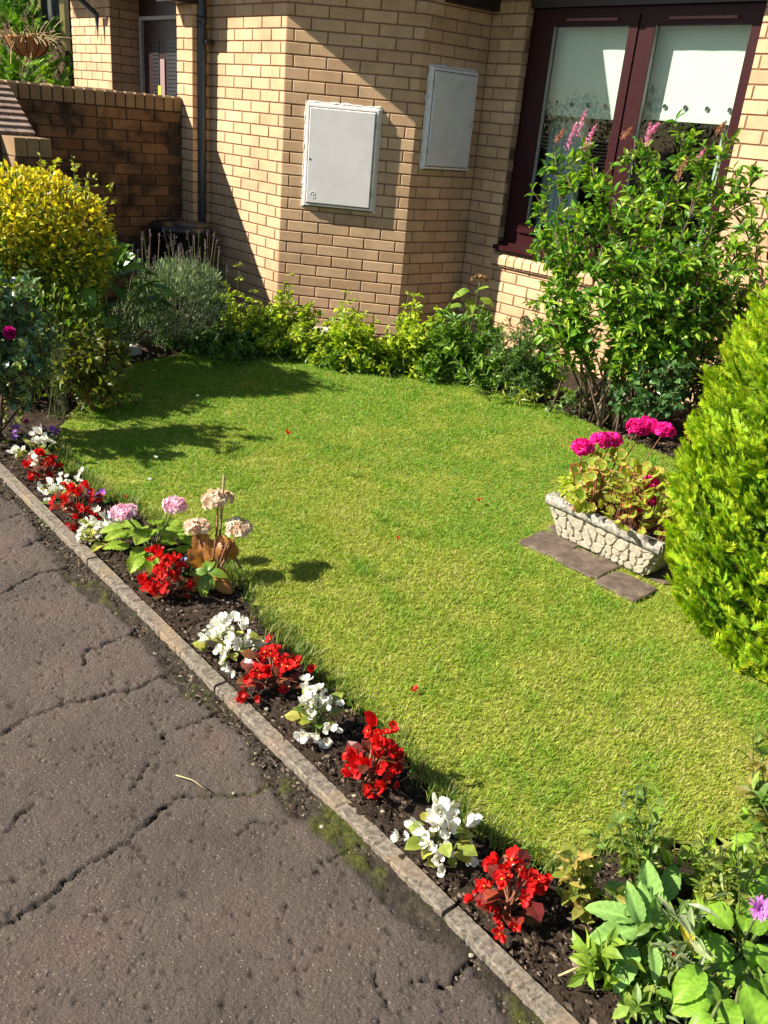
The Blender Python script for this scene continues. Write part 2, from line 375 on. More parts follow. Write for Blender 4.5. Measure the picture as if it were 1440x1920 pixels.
# one sheet to the horizon, then the garden soil on it
o = wobj('ground', [(-400, -400, -.06), (400, -400, -.06), (400, 400, -.06), (-400, 400, -.06)], [[(0, 1, 2, 3)]], M['soil']); tag(o, kind='structure')
P, F = grid(-3.2, 3.2, .6, 7.4, .02)
ctr = P[F].mean(1); u, F2 = keep(P, F, kdist(ctr) > .01)
Ps = P[u]; z = .012 * smooth_noise(Ps[:, 0], Ps[:, 1], 3, 14) + .006 * rng.normal(size=len(Ps)) - .004
z = np.where(inpoly(Ps, lawn_poly), -.025, z)
o = wobj('flower_bed', np.column_stack([Ps, z]), [F2], M['soil'], smooth=True); tag(o, kind='structure')
# lawn base
P, F = grid(-1.9, 2.3, 1.1, 5.8, .03)
ctr = P[F].mean(1); u, F2 = keep(P, F, inpoly(ctr, lawn_poly))
Pl = P[u]; zl = .010 + .006 * smooth_noise(Pl[:, 0], Pl[:, 1], 5, 3)
lawn = wobj('lawn', np.column_stack([Pl, zl]), [F2], M['thatch'], smooth=True); tag(lawn, kind='structure')

# path: old tarmac with real cracks, pits and a crumbled edge
cracks_px = [([(0, 1735), (60, 1700), (115, 1655), (170, 1615), (215, 1580), (265, 1550), (290, 1520), (300, 1508), (330, 1490), (390, 1480)], .0085),
             ([(380, 1480), (440, 1487), (470, 1482), (510, 1460)], .010),
             ([(0, 1370), (60, 1335), (120, 1312), (180, 1300), (250, 1285), (310, 1260), (345, 1250), (372, 1240)], .007),
             ([(0, 1110), (30, 1096), (70, 1072), (115, 1062), (140, 1045)], .006),
             ([(150, 1240), (165, 1215), (200, 1200), (235, 1190), (258, 1170)], .007),
             ([(330, 1356), (360, 1347), (400, 1330), (415, 1322)], .006),
             ([(0, 975), (40, 958), (85, 945), (120, 925)], .005),
             ([(40, 1020), (90, 1000), (130, 1005)], .004),
             ([(0, 1555), (40, 1520), (60, 1500)], .004),
             ([(590, 1640), (600, 1610), (640, 1598), (665, 1575)], .005),
             ([(770, 1830), (820, 1845), (850, 1852), (880, 1800)], .006),
             ([(430, 1560), (480, 1540), (530, 1545)], .003),
             ([(250, 1470), (270, 1430), (300, 1400), (310, 1370)], .003),
             ([(700, 1800), (690, 1840), (720, 1870), (715, 1915)], .003)]
P, F = grid(-2.35, .62, .82, 3.75, .0058)
ctr = P[F].mean(1)
u, F2 = keep(P, F, (kdist(ctr) < -.02) & (kdist(ctr) > -1.62))
Pp = P[u] + rng.normal(size=(len(u), 2)) * .0011
kd = -kdist(Pp); tt = (Pp - KA[:2]) @ KD[:2]
edge = .085 + .035 * smooth_noise(tt, tt * 0, 21, 9) + .012 * smooth_noise(tt, kd, 22, 50)
dirt = np.clip((edge - kd) / .02 + .5, 0, 1)
z = -.008 + .006 * smooth_noise(Pp[:, 0], Pp[:, 1], 8, 4) + .0022 * smooth_noise(Pp[:, 0], Pp[:, 1], 9, 40)
z = z - .007 * dirt + .004 * dirt * smooth_noise(Pp[:, 0], Pp[:, 1], 10, 110)
crk = np.zeros(len(Pp)); moss = np.zeros(len(Pp)); jig = np.stack([.012 * smooth_noise(Pp[:, 0], Pp[:, 1], 31, 28) + .008 * smooth_noise(Pp[:, 0], Pp[:, 1], 32, 90), .012 * smooth_noise(Pp[:, 0], Pp[:, 1], 33, 28) + .008 * smooth_noise(Pp[:, 0], Pp[:, 1], 34, 90)], -1)
for ci, (px, wd) in enumerate(cracks_px):
    line = np.array([G(*q)[:2] for q in px]); d = polydist(Pp + jig, line)
    m_ = np.clip(1.3 - d / (wd * .36 + .0012), 0, 1) ** .8 * np.clip(.9 + .45 * smooth_noise(Pp[:, 0], Pp[:, 1], 50 + ci, 18), 0, 1)
    crk = np.maximum(crk, m_); z = z - .0016 * np.exp(-(d / .02) ** 2)
    if ci == 1: moss = np.maximum(moss, np.clip(1.2 - d / .010, 0, 1) * np.clip(.5 + smooth_noise(Pp[:, 0], Pp[:, 1], 77, 40), 0, 1))
z = z - .014 * crk
# pits, drag pocks
npit = 3200; pp = np.column_stack([rng.uniform(-2.3, .6, npit), rng.uniform(.85, 3.7, npit)]); pr = rng.uniform(.0028, .0055, npit) * rng.choice([1, 1, 1, 1, 1, 2.0], npit)
pit = np.zeros(len(Pp)); cell = {}
key = np.floor(Pp / .05).astype(int); order = np.lexsort((key[:, 1], key[:, 0])); ks = key[order]
codes = ks[:, 0] * 100000 + ks[:, 1]
for q in range(npit):
    kx, ky = np.floor(pp[q] / .05).astype(int)
    for dx in (-1, 0, 1):
        for dy in (-1, 0, 1):
            a0 = np.searchsorted(codes, (kx + dx) * 100000 + ky + dy, 'left'); a1 = np.searchsorted(codes, (kx + dx) * 100000 + ky + dy, 'right')
            if a1 > a0:
                ii = order[a0:a1]; dd = Pp[ii] - pp[q]; a = (dd @ KD[:2]); b = dd @ KN[:2]
                e = np.clip(1.2 - np.sqrt((a * .8) ** 2 + (b * 1.3) ** 2) / pr[q], 0, 1); pit[ii] = np.maximum(pit[ii], e)
z = z - .009 * pit
moss = np.maximum(moss, dirt * np.clip(smooth_noise(tt, kd, 41, 9) * 2.2 + smooth_noise(tt, kd, 42, 70) * .9 - .55, 0, 1))
z = z + .008 * moss * (.7 + .3 * smooth_noise(Pp[:, 0], Pp[:, 1], 43, 150))
colp = np.stack([dirt, np.clip(crk * 1.0 + pit * .55, 0, 1) * (1 - moss), moss * .95], -1)
path = wobj('path', np.column_stack([Pp, z]), [F2], M['asphalt'], col=colp, smooth=True); tag(path, kind='structure')
q = [KA - KD * 6 - KN * 1.60, KB + KD * 6 - KN * 1.60, KB + KD * 6 - KN * 4, KA - KD * 6 - KN * 4]
o = wobj('path_far_side', [v + UP * -.01 for v in q], [[(0, 3, 2, 1)]], M['asphalt'], col=np.zeros((4, 3))); tag(o, kind='structure')

# kerb stones
kerb = thing('kerb', None, None, KA); tag(kerb, kind='structure')
joints = [(KA - KD * 1.0), G(-160, 735), G(180, 1048), G(422, 1283), G(852, 1703), KB + KD * .45]
joints = [KA + KD * ((j - KA) @ KD) for j in joints]
for a, b in zip(joints[:-1], joints[1:]):
    ln = (b - a) @ KD - .009; nseg = 110; prof = [(-.021, -.12), (-.021, .003), (-.018, .007), (.018, .0075), (.021, .003), (.021, -.12)]
    V = []; r_ = np.random.default_rng(int(abs(a[0]) * 1000))
    wob = .0007 * r_.normal(size=(nseg + 1, 6)) ; chip = np.where(r_.random((nseg + 1, 6)) > .93, .004, 0)
    for i in range(nseg + 1):
        for j, (px_, pz) in enumerate(prof):
            inn = -np.sign(px_) * (abs(wob[i, j]) + chip[i, j]) if 0 < j < 5 else 0
            V.append(a + KD * (.0045 + ln * i / nseg) + KN * (px_ + inn) + UP * (pz - (chip[i, j] if j in (2, 3) else 0) + (wob[i, j] * .5 if 0 < j < 5 else 0)))
    i = np.arange(nseg)[:, None] * 6; j = np.arange(5)[None]
    Fk = np.stack([i + j, i + 6 + j, i + 7 + j, i + j + 1], -1).reshape(-1, 4)
    wobj('kerb_stone', V, [Fk, [tuple(range(6))], [tuple(range(nseg * 6 + 5, nseg * 6 - 1, -1))]], M['kerb'], kerb)

# clods, bark chips and grit lying in the bed beside the kerb and in the dirt strip
def clods(n, sampler, smin, smax, cols, name, z0=0., flat=.6, sink=.3):
    P3 = sampler(n); n = len(P3)
    T = np.array([(1, 0, 0), (0, 1, 0), (-1, 0, 0), (0, -1, 0), (.2, .1, .8), (-.1, .2, -.7)]); TF = np.array([(0, 1, 4), (1, 2, 4), (2, 3, 4), (3, 0, 4), (1, 0, 5), (2, 1, 5), (3, 2, 5), (0, 3, 5)])
    s = smin + (smax - smin) * rng.random(n) ** 2.5
    J = T[None] * (1 + .35 * rng.normal(size=(n, 6, 1))); th = rng.uniform(0, 6.28, n); c, q = np.cos(th), np.sin(th)
    el = rng.uniform(.6, 1.7, n)
    X = J[..., 0] * el[:, None]; Y = J[..., 1]; V = np.stack([X * c[:, None] - Y * q[:, None], X * q[:, None] + Y * c[:, None], J[..., 2] * flat], -1) * s[:, None, None]
    V += P3[:, None]; V[..., 2] += (s * flat * (1 - sink))[:, None] + z0
    Fc = (TF[None] + (np.arange(n) * 6)[:, None, None]).reshape(-1, 3)
    cc = np.asarray(cols)[rng.choice(len(cols), n)] * rng.uniform(.7, 1.25, (n, 1)); 
    o = wobj(name, V.reshape(-1, 3), [Fc], M['clod'], col=np.repeat(cc, 6, 0)); tag(o, kind='stuff'); return o
def bed_sample(n):
    t = rng.uniform(-.35, 3.3, n * 2); d = rng.uniform(.026, .45, n * 2); P = KA + t[:, None] * KD + d[:, None] * KN
    P = P[~inpoly(P, lawn_poly)][:n]; P[:, 2] = .012 * smooth_noise(P[:, 0], P[:, 1], 3, 14) - .002; return P
SOILC = [(.022, .015, .010), (.040, .028, .019), (.055, .038, .026), (.03, .02, .014), (.085, .062, .044), (.16, .12, .085)]
o = clods(16000, bed_sample, .0015, .0075, SOILC, 'soil_crumbs'); tag(o, 'dark crumbly soil strewn with bark bits along the kerb', 'soil')
def dirt_sample(n):
    t = rng.uniform(-.1, 3.05, n); d = -(.03 + .085 * rng.random(n) ** 1.4); P = KA + t[:, None] * KD + d[:, None] * KN; P[:, 2] = -.016; return P
o = clods(5200, dirt_sample, .0012, .0065, SOILC + [(.2, .165, .11), (.11, .085, .05)], 'kerb_grit'); tag(o, 'fine grit and dirt gathered on the path side of the kerb', 'grit')
def back_sample(n):
    P = np.column_stack([rng.uniform(-1.9, 1.7, n * 3), rng.uniform(3.4, 6.6, n * 3), np.zeros(n * 3)]); d = polydist(P, np.vstack([lawn_poly, lawn_poly[:1]]))
    return P[(~inpoly(P, lawn_poly)) & (d < .35) & (kdist(P) > .4)][:n]
o = clods(5000, back_sample, .002, .013, SOILC + [(.26, .18, .10)], 'border_crumbs'); tag(o, 'soil crumbs and leaf litter along the far border edge', 'soil')

# ------------------------------------------------------------------ house walls
brick_cache = {}
def brick_mesh(l, h, d, mat):
    key = (round(l, 3), round(h, 3), round(d, 3), mat.name)
    if key not in brick_cache:
        l, h, d = key[:3]; c = .0035; a, b = l / 2, h / 2
        V = []
        for (y, s) in ((d, 0), (c, 0), (0, c)):
            V += [(-a + s, y, -b + s), (a - s, y, -b + s), (a - s, y, b - s), (-a + s, y, b - s)]
        Fb = [(0, 3, 2, 1)[::-1], (8, 9, 10, 11)]
        for r in (0, 4):
            for i in range(4): Fb.append((r + i, r + (i + 1) % 4, r + 4 + (i + 1) % 4, r + 4 + i))
        brick_cache[key] = mesh('brick', V, [np.array(Fb)], mat)
    return brick_cache[key]
def rotz(d): return Matrix.Rotation(math.atan2(d[1], d[0]), 4, 'Z').to_quaternion()
def facet_specs(P0, P1, k0, k1, off_even, off_odd, cut=(), lead=0.):
    """brick boxes (s0,s1,z0,z1) on the face from P0 to P1"""
    out = []; ln = np.linalg.norm(P1 - P0)
    for k in range(k0, k1):
        off = off_even if k % 2 == 0 else off_odd
        edges = [0.] + [s for s in np.arange(off - .225 * 30, ln, .225) if .012 < s < ln - .012] + [ln]
        segs = list(zip(edges[:-1], edges[1:])); zt, zb = zk(k) - .0042, zk(k + 1) + .0042
        for a, b in segs:
            aa = a + (.0042 if a > 0 else .0); bb = b - (.0042 if b < ln else .0)
            parts = [(aa, bb)]
            for (cs0, cs1, cz0, cz1) in cut:
                if zb >= cz0 - .02 and zt <= cz1 + .02:
                    np_ = []
                    for (p, q_) in parts:
                        if q_ <= cs0 or p >= cs1: np_.append((p, q_)); continue
                        if p < cs0: np_.append((p, cs0))
                        if q_ > cs1: np_.append((cs1, q_))
                    parts = np_
            out += [(p, q_, zb, zt) for p, q_ in parts if q_ - p > .015]
    return out
HOUSE = thing('brick_house', 'buff brick bungalow with chamfered bay and maroon window', 'house', (.4, 6.8, 0))
specs = []           # (wallpart, P0, dir, s0, s1, z0, z1)
def add_wall(P0, P1, k0, k1, oe, oo, cut=(), mats=('brick', 'mortar'), parent=HOUSE, ext=(.007, .007)):
    d = unit(P1 - P0); n_in = np.array([-d[1], d[0], 0]); ln = np.linalg.norm(P1 - P0)
    b = B(); z0, z1 = zk(k1), zk(k0)
    # mortar backing with holes: vertical strips
    ss = sorted({0., ln, *[c[0] for c in cut], *[c[1] for c in cut]}); zz = sorted({z0, z1, *[min(max(c[2], z0), z1) for c in cut], *[min(max(c[3], z0), z1) for c in cut]})
    for s0, s1 in zip(ss[:-1], ss[1:]):
        for a, c_ in zip(zz[:-1], zz[1:]):
            ms, mz = (s0 + s1) / 2, (a + c_) / 2
            if any(c[0] < ms < c[1] and c[2] < mz < c[3] for c in cut): continue
            e0 = ext[0] if s0 == 0 else .0; e1 = ext[1] if s1 == ln else .0
            b.box(P0 + d * (s0 + e0) + n_in * .006 + UP * a, d * (s1 - s0 - e0 - e1), n_in * .09, UP * (c_ - a))
    wpart = b.obj('wall', M[mats[1]], parent)
    for sp_ in facet_specs(P0, P1, k0, k1, oe, oo, cut): specs.append((wpart, P0, d, n_in, *sp_, mats[0], parent))
    return wpart
def SN(s, n, z=0.): return Nc + E1 * s + E2 * n + UP * z
A_END = Lc - E1 * 1.06
# A: left facet (offsets measured from its left end)
lenA = 1.06
add_wall(A_END, Lc, -8, 28, (lenA - .059) % .225, (lenA - .1715) % .225, ext=(-.1, .007))
add_wall(Lc, Mc, -8, 28, .164, .054)
add_wall(Mc, Nc, -8, 28, .167, .062, ext=(.007, -.08))
WIN = (.305, 1.955, .56, 2.50)
add_wall(Nc, Nc + E1 * 3.6, -8, 28, .085, .195, cut=[WIN, (.29, 1.975, .56, .66)], ext=(-.08, .007))
# E: pier between door and bay, standing a little forward, and its return face
E_R = Lc + E1 * -.941 - E2 * .15; E_L = Lc + E1 * -1.165 - E2 * .15
add_wall(E_L, E_R, -8, 28, .10, .2125)
add_wall(E_R, E_R + E2 * .16, -8, 28, .08, .12)
# individual bricks: the 300 that show largest; the others joined
def shown(sp_):
    w_, P0, d, n_in, s0, s1, z0, z1, bm, par = sp_
    c = np.array([P0 + d * s0 + UP * z0, P0 + d * s1 + UP * z1]); q = proj(c)
    vis = (q[:, 0].max() > 0) and (q[:, 0].min() < 1440) and (q[:, 1].max() > 0)
    # bottom courses stand behind the border plants
    hid = 1. if c[0, 2] > .30 else .25
    return abs(q[1, 0] - q[0, 0]) * abs(q[1, 1] - q[0, 1]) * hid if vis else 0
def build_bricks(limit=300):
    global specs
    specs.sort(key=shown, reverse=True); rest = B()
    for i, (wpart, P0, d, n_in, s0, s1, z0, z1, bm, par) in enumerate(specs):
        ctr_ = P0 + d * (s0 + s1) / 2 + UP * (z0 + z1) / 2 + n_in * random.uniform(-.0012, .0012)
        if i < limit:
            me = brick_mesh(s1 - s0, z1 - z0, .09, M[bm])
            obj('brick', me, wpart, ctr_, Matrix.Rotation(math.atan2(d[1], d[0]) + random.gauss(0, .002), 4, 'Z').to_quaternion())
        else:
            h_ = (z1 - z0) / 2; l_ = (s1 - s0) / 2; c = .0035
            V = []
            for (y, s) in ((.09, 0), (c, 0), (0, c)):
                for (sx, sz) in ((-1, -1), (1, -1), (1, 1), (-1, 1)): V.append(ctr_ + d * sx * (l_ - s) + UP * sz * (h_ - s) + n_in * y)
            Fb = [(8, 9, 10, 11)]
            for r in (0, 4):
                for j in range(4): Fb.append((r + j, r + (j + 1) % 4, r + 4 + (j + 1) % 4, r + 4 + j))
            rest.add(V, [Fb])
    if rest.n: o = rest.obj('brickwork', M[specs[0][8]], par); tag(o, kind='stuff')
    specs = []
build_bricks()
# brick-on-edge window sill
sill_part = B().box(SN(.295, -.02, .565), E1 * 1.675, E2 * .10, UP * .060).obj('sill_bed', M['mortar'], HOUSE)
s = .292
while s < 1.96:
    V = []
    for (nn, zz) in ((-.032, .580), (-.032, .628), (-.022, .640), (.05, .672), (.05, .58)):
        V += [SN(s, nn, zz), SN(s + .067, nn, zz)]
    Fb = [(0, 1, 3, 2), (2, 3, 5, 4), (4, 5, 7, 6), (6, 7, 9, 8), (8, 9, 1, 0)]
    wobj('sill_brick', V, [Fb, [(0, 2, 4, 6, 8), (9, 7, 5, 3, 1)]], M['brick'], HOUSE); s += .0765

# window: parts in the wall's own (s, n, z)
WINP = B().box(SN(.305, .065, .665), E1 * .075, E2 * .07, UP * 1.55).box(SN(1.88, .067, .665), E1 * .075, E2 * .07, UP * 1.55) \
    .box(SN(.38, .066, .735), E1 * 1.5, E2 * .068, UP * .075).box(SN(.38, .066, 2.175), E1 * 1.5, E2 * .068, UP * .04).box(SN(.38, .060, .81), E1 * .062, E2 * .07, UP * 1.365).obj('window', M['maroon'], HOUSE)
B().box(SN(1.149, .055, .81), E1 * .054, E2 * .079, UP * 1.365).obj('mullion', M['maroon'], WINP)
def sash(s0, s1, z0, z1):
    b = B(); wd = .062
    for sgn, (a, c_, e, f) in enumerate(((s0, s0 + wd, z0, z1), (s1 - wd, s1, z0, z1))):
        b.box(SN(a, .045, e), E1 * (c_ - a), E2 * .05, UP * (f - e))
    b.box(SN(s0 + wd, .0455, z0), E1 * (s1 - s0 - 2 * wd), E2 * .049, UP * wd).box(SN(s0 + wd, .0455, z1 - wd), E1 * (s1 - s0 - 2 * wd), E2 * .049, UP * wd)
    # glazing bead, thin pale edge
    o = b.obj('sash', M['maroon'], WINP)
    g = B()
    for a, c_ in ((s0 + wd, s0 + wd + .003), (s1 - wd - .003, s1 - wd)): g.box(SN(a, .050, z0 + wd), E1 * (c_ - a), E2 * .03, UP * (z1 - z0 - 2 * wd))
    g.obj('glazing_bead', M['greywood'], WINP)
    B().box(SN(s0 + wd - .004, .068, z0 + wd - .004), E1 * (s1 - s0 - 2 * wd + .008), E2 * .004, UP * (z1 - z0 - 2 * wd + .008)).obj('pane', M['glass'], WINP)
sash(.444, 1.147, .816, 2.173); sash(1.205, 1.936, .816, 2.173)
B().box(SN(.300, -.035, .682), E1 * 1.66, E2 * .10, UP * .030).box(SN(.300, .02, .712), E1 * 1.66, E2 * .045, UP * .022).obj('window_sill', M['maroon'], WINP)
for s0, s1 in ((.613, 1.0), (1.359, 1.788)):
    B().tube([SN(s0, .036, 2.145), SN(s1, .036, 2.145)], .0085, 8).obj('trickle_vent', M['vent'], WINP)
for i in range(3):
    B().box(SN(.303, .03 - .012 * i, 2.217 + .085 * i), E1 * 1.654, E2 * (.08 + .012 * i), UP * .082).obj('cladding_board', M['darkwood'], HOUSE)
# room behind
rm = B(); r0, r1 = .10, 2.3
rm.box(SN(r0, 2.6, .3), E1 * (r1 - r0), E2 * .05, UP * 2.2).box(SN(r0 - .05, .20, .3), E1 * .05, E2 * 2.4, UP * 2.2).box(SN(r1, .20, .3), E1 * .05, E2 * 2.4, UP * 2.2)
rm.box(SN(r0 - .05, .2, .25), E1 * (r1 - r0 + .1), E2 * 2.45, UP * .05).box(SN(r0 - .05, .2, 2.5), E1 * (r1 - r0 + .1), E2 * 2.45, UP * .05)
rm.box(SN(r0 - .05, .15, .3), E1 * .24, E2 * .04, UP * 2.2).box(SN(1.95, .15, .3), E1 * .40, E2 * .04, UP * 2.2).box(SN(.29, .15, .3), E1 * 1.66, E2 * .04, UP * .40)
rm.obj('room', M['room'], HOUSE)
# soffit, fascia
b = B(); ze = 2.47
def slab(b, pts, z0, z1):
    n_ = len(pts); V = [p + UP * z0 for p in pts] + [p + UP * z1 for p in pts]
    b.add(V, [[(i, (i + 1) % n_, n_ + (i + 1) % n_, n_ + i) for i in range(n_)], [tuple(range(n_ - 1, -1, -1)), ]] if False else [[(i, (i + 1) % n_, n_ + (i + 1) % n_, n_ + i) for i in range(n_)]])
    b.add(V, [[tuple(range(n_ - 1, -1, -1)), tuple(range(n_, 2 * n_))]])
slab(b, [SN(-2.05, -1.211 - .474), SN(-.02, -1.685), SN(.41, -.355), SN(3.9, -.355), SN(3.9, 4), SN(-2.05, 4)], ze, ze + .16)
b.obj('roof_eaves', M['darkwood'], HOUSE)
dC = unit(Nc - Mc); nC = np.array([dC[1], -dC[0], 0])
B().box(Mc + dC * .15 + nC * .005 + UP * 2.195, dC * .50, nC * .055, UP * .30).obj('fascia_board', M['darkwood'], HOUSE)
# downpipe in the corner beside the bay
pc = Lc + E1 * -.94 - E2 * .075
dp = B().tube([pc + UP * z_ for z_ in (2.45, 2.2, 1.0, .12)], .034, 14).obj('downpipe', M['pipe'], HOUSE, True)
B().tube([pc + UP * 1.985, pc + UP * 2.035], .040, 14).obj('pipe_socket', M['pipe'], dp, True)
B().tube([pc + UP * 1.96, pc + UP * 1.972], .038, 14).obj('pipe_collar', M['pipe'], dp, True)
B().box(pc + E1 * .03 + E2 * .0 + UP * 1.86, E1 * .035, E2 * .06, UP * .03).obj('pipe_bracket', M['blackpl'], dp)
B().box(E_L - E2 * .16 + UP * 2.10, E1 * .235, E2 * .25, UP * .35).obj('porch_fascia', M['darkwood'], HOUSE)

# ------------------------------------------------------------------ meter cabinets
def cabinet(label, P0, d, s0, s1, z0, z1, hinge_right, prot=.028):
    n_out = np.array([d[1], -d[0], 0])
    def Q(s, n, z): return P0 + d * s + n_out * n + UP * z
    t = thing('meter_cabinet', label, 'meter cabinet', Q((s0 + s1) / 2, 0, z0), 'meter cabinets on the bay')
    def frus(s0, s1, z0, z1, n0, n1, ins):
        V = [Q(s0, n0, z0), Q(s1, n0, z0), Q(s1, n0, z1), Q(s0, n0, z1), Q(s0 + ins, n1, z0 + ins), Q(s1 - ins, n1, z0 + ins), Q(s1 - ins, n1, z1 - ins), Q(s0 + ins, n1, z1 - ins)]
        return V, [(0, 1, 5, 4), (1, 2, 6, 5), (2, 3, 7, 6), (3, 0, 4, 7), (4, 5, 6, 7)]
    V, Fq = frus(s0, s1, z0, z1, .0, prot, .012)
    fr = wobj('frame', V, [[f for f in Fq if f != (0, 1, 5, 4)]], M['boxwhite'], t)
    wobj('drip_edge', V, [[(0, 1, 5, 4)]], M['algae'], t)
    m_ = .028
    # black strips stand in for the shade in the gap around the door
    g = B(); a, c_, e, f = s0 + m_, s1 - m_, z0 + m_, z1 - m_
    for (p, q_, r_, v_) in ((a - .004, a, e, f), (c_, c_ + .004, e, f), (a - .004, c_ + .004, f, f + .004), (a - .004, c_ + .004, e - .004, e)):
        g.box(Q(p, prot - .004, r_), d * (q_ - p), n_out * .0048, UP * (v_ - r_))
    g.obj('door_gap_shade', M['blackpl'], t)
    V, Fq = frus(a, c_, e, f, prot - .002, prot + .013, .006)
    dr = wobj('door', V, [Fq], M['doorwhite'], t)
    ks = (a + .018) if hinge_right else (c_ - .018)
    B().tube([Q(ks, prot + .010, (e + f) / 2 - .02), Q(ks, prot + .0145, (e + f) / 2 - .02)], .0065, 10).obj('lock', M['blackpl'], dr)
    hs = (c_ + .004) if hinge_right else (a - .010)
    for zz in (e + .07, f - .10): B().box(Q(hs, prot - .004, zz), d * .006, n_out * .012, UP * .045).obj('hinge', M['greywood'], t)
    # moulded ring mark on the door
    lx, lz = ((a + .05), (e + .055)) if hinge_right else ((c_ - .06), (f - .06))
    ring = B(); th = np.linspace(.5, 5.6, 18); ring.tube([Q(lx + .021 * math.cos(x), prot + .0135, lz + .021 * math.sin(x)) for x in th], .0017, 5)
    ring.tube([Q(lx - .004, prot + .0135, lz - .012), Q(lx, prot + .0135, lz + .010)], .0017, 5).tube([Q(lx + .010, prot + .0135, lz - .012), Q(lx + .012, prot + .0135, lz + .010)], .0017, 5)
    ring.obj('moulded_mark', M['doorwhite'], dr)
    # ragged sealant round the frame
    fl = B(); r_ = np.random.default_rng(int(s0 * 1000) + 5)
    for (pa, pb, nn) in ((Q(s0, .002, z1 + .004), Q(s1, .002, z1 + .004), 22), (Q(s0 - .004, .002, z0), Q(s0 - .004, .002, z1), 26), (Q(s1 + .004, .002, z0), Q(s1 + .004, .002, z1), 26)):
        pts = [pa + (pb - pa) * i / nn + UP * r_.normal() * .003 + d * r_.normal() * .002 for i in range(nn + 1)]; fl.tube(pts, np.abs(r_.normal(size=nn + 1)) * .003 + .0045, 5)
    fl.obj('sealant', M['filler'], t)
    return t
dB = unit(Mc - Lc)
cabinet('white meter cabinet on the sunlit middle face of the brick bay', Lc, dB, .158, .665, .862, 1.530, True)
def onC(px, off=0):
    d = ray(*px); n_ = np.array([-dC[1], dC[0], 0]); t = (n_ @ (Mc - np.array([0, 0, H]))) / (n_ @ d); X = np.array([0, 0, H]) + d * t; return (X - Mc) @ dC, X[2]
ca, cb = onC((803, 120)), onC((884, 322))
cabinet('narrow grey meter cabinet on the shaded right face of the bay', Mc, dC, .075, .515, cb[1] - .005, 1.82, False)

# ------------------------------------------------------------------ blinds and curtains
def blind(label, s0, s1, z0, eyes):
    t = thing('roller_blind', label, 'blind', SN((s0 + s1) / 2, .16, z0), 'roller blinds in the window')
    nx = 24; V = []; 
    for i in range(nx + 1):
        s = s0 + (s1 - s0) * i / nx; bow = .0012 * math.sin(i * .9 + s0 * 7)
        for (z_, n_) in ((2.20, .165), (1.95, .162), (z0 + .045, .160), (z0 + .042, .157), (z0, .158)): V.append(SN(s, n_ + bow, z_))
    i = np.arange(nx)[:, None] * 5; j = np.arange(4)[None]; Fq = np.stack([i + j, i + 5 + j, i + 6 + j, i + j + 1], -1).reshape(-1, 4)
    wobj('fabric', V, [Fq], M['blind'], t, smooth=False)
    B().tube([SN(s0, .185, 2.19), SN(s1, .185, 2.19)], .018, 10).obj('roller', M['blind'], t)
    for s in eyes:
        th = np.linspace(0, 2 * np.pi, 15); e = B().tube([SN(s + .012 * math.cos(x), .152, z0 + .078 + .012 * math.sin(x)) for x in th], .0034, 6, cap=False)
        ey = e.obj('eyelet', M['chrome'], t)
        B().tube([SN(s, .1535, z0 + .078), SN(s, .1545, z0 + .078)], .0105, 12).obj('eyelet_hole', M['blackpl'], ey)
blind('pale roller blind with ring eyelets in the left window pane', .44, 1.17, 1.588, (.54, .665, .80, .935, 1.07))
blind('pale roller blind with ring eyelets in the right window pane', 1.18, 1.93, 1.605, (1.235, 1.37, 1.51, 1.655, 1.80))
def curtain(label, s0, s1, z0, z1, n0):
    nx = 60; V = []
    for i in range(nx + 1):
        s = s0 + (s1 - s0) * i / nx; w_ = .02 * math.sin(i * .75) + .008 * math.sin(i * 1.9 + 1)
        V += [SN(s, n0 + w_, z0), SN(s, n0 + w_ * .8, z1)]
    i = np.arange(nx)[:, None] * 2; Fq = np.concatenate([i, i + 2, i + 3, i + 1], 1)
    o = wobj('curtain', V, [Fq], M['curtain'], smooth=True); tag(o, label, 'curtain', 'curtains behind the blinds')
curtain('white curtain hanging below the blind at the left window jamb', .42, .74, .72, 2.1, .26)
curtain('white curtain at the right window jamb behind the leafy shrub', 1.72, 1.93, .72, 2.1, .26)

# ------------------------------------------------------------------ garden wall with sloped buttress and pier
F0 = np.array([-1.807, 7.15, 0]); FN = E1                      # FN: out of the wall, to the camera
def FQ(s, o_, z=0.): return F0 + E2 * s + FN * o_ + UP * z
GW = thing('garden_wall', 'dark weathered brick garden wall with soldier coping by the porch', 'wall', FQ(-.9, -.1))
gm = B().box(FQ(-2.3, -.207, 0), E2 * 2.293, FN * .199, UP * 1.375).obj('wall_core', M['gmortar'], GW)
ztop = 1.385; rows = 18
for r_ in range(rows):
    z1 = ztop - .075 * r_ - .003; z0 = z1 - .069
    off = 0 if r_ % 2 == 0 else -.1125
    s = off
    while s > -2.2:
        a = max(s - .225, -2.2) + .005; b_ = min(s, 0) - (.005 if s < 0 else 0)
        if b_ - a > .03:
            me = brick_mesh(b_ - a, z1 - z0, .10, M['gbrick'])
            obj('brick', me, gm, FQ((a + b_) / 2, random.uniform(-.002, .002), (z0 + z1) / 2), Matrix.Rotation(math.radians(44), 4, 'Z').to_quaternion())
        s -= .225
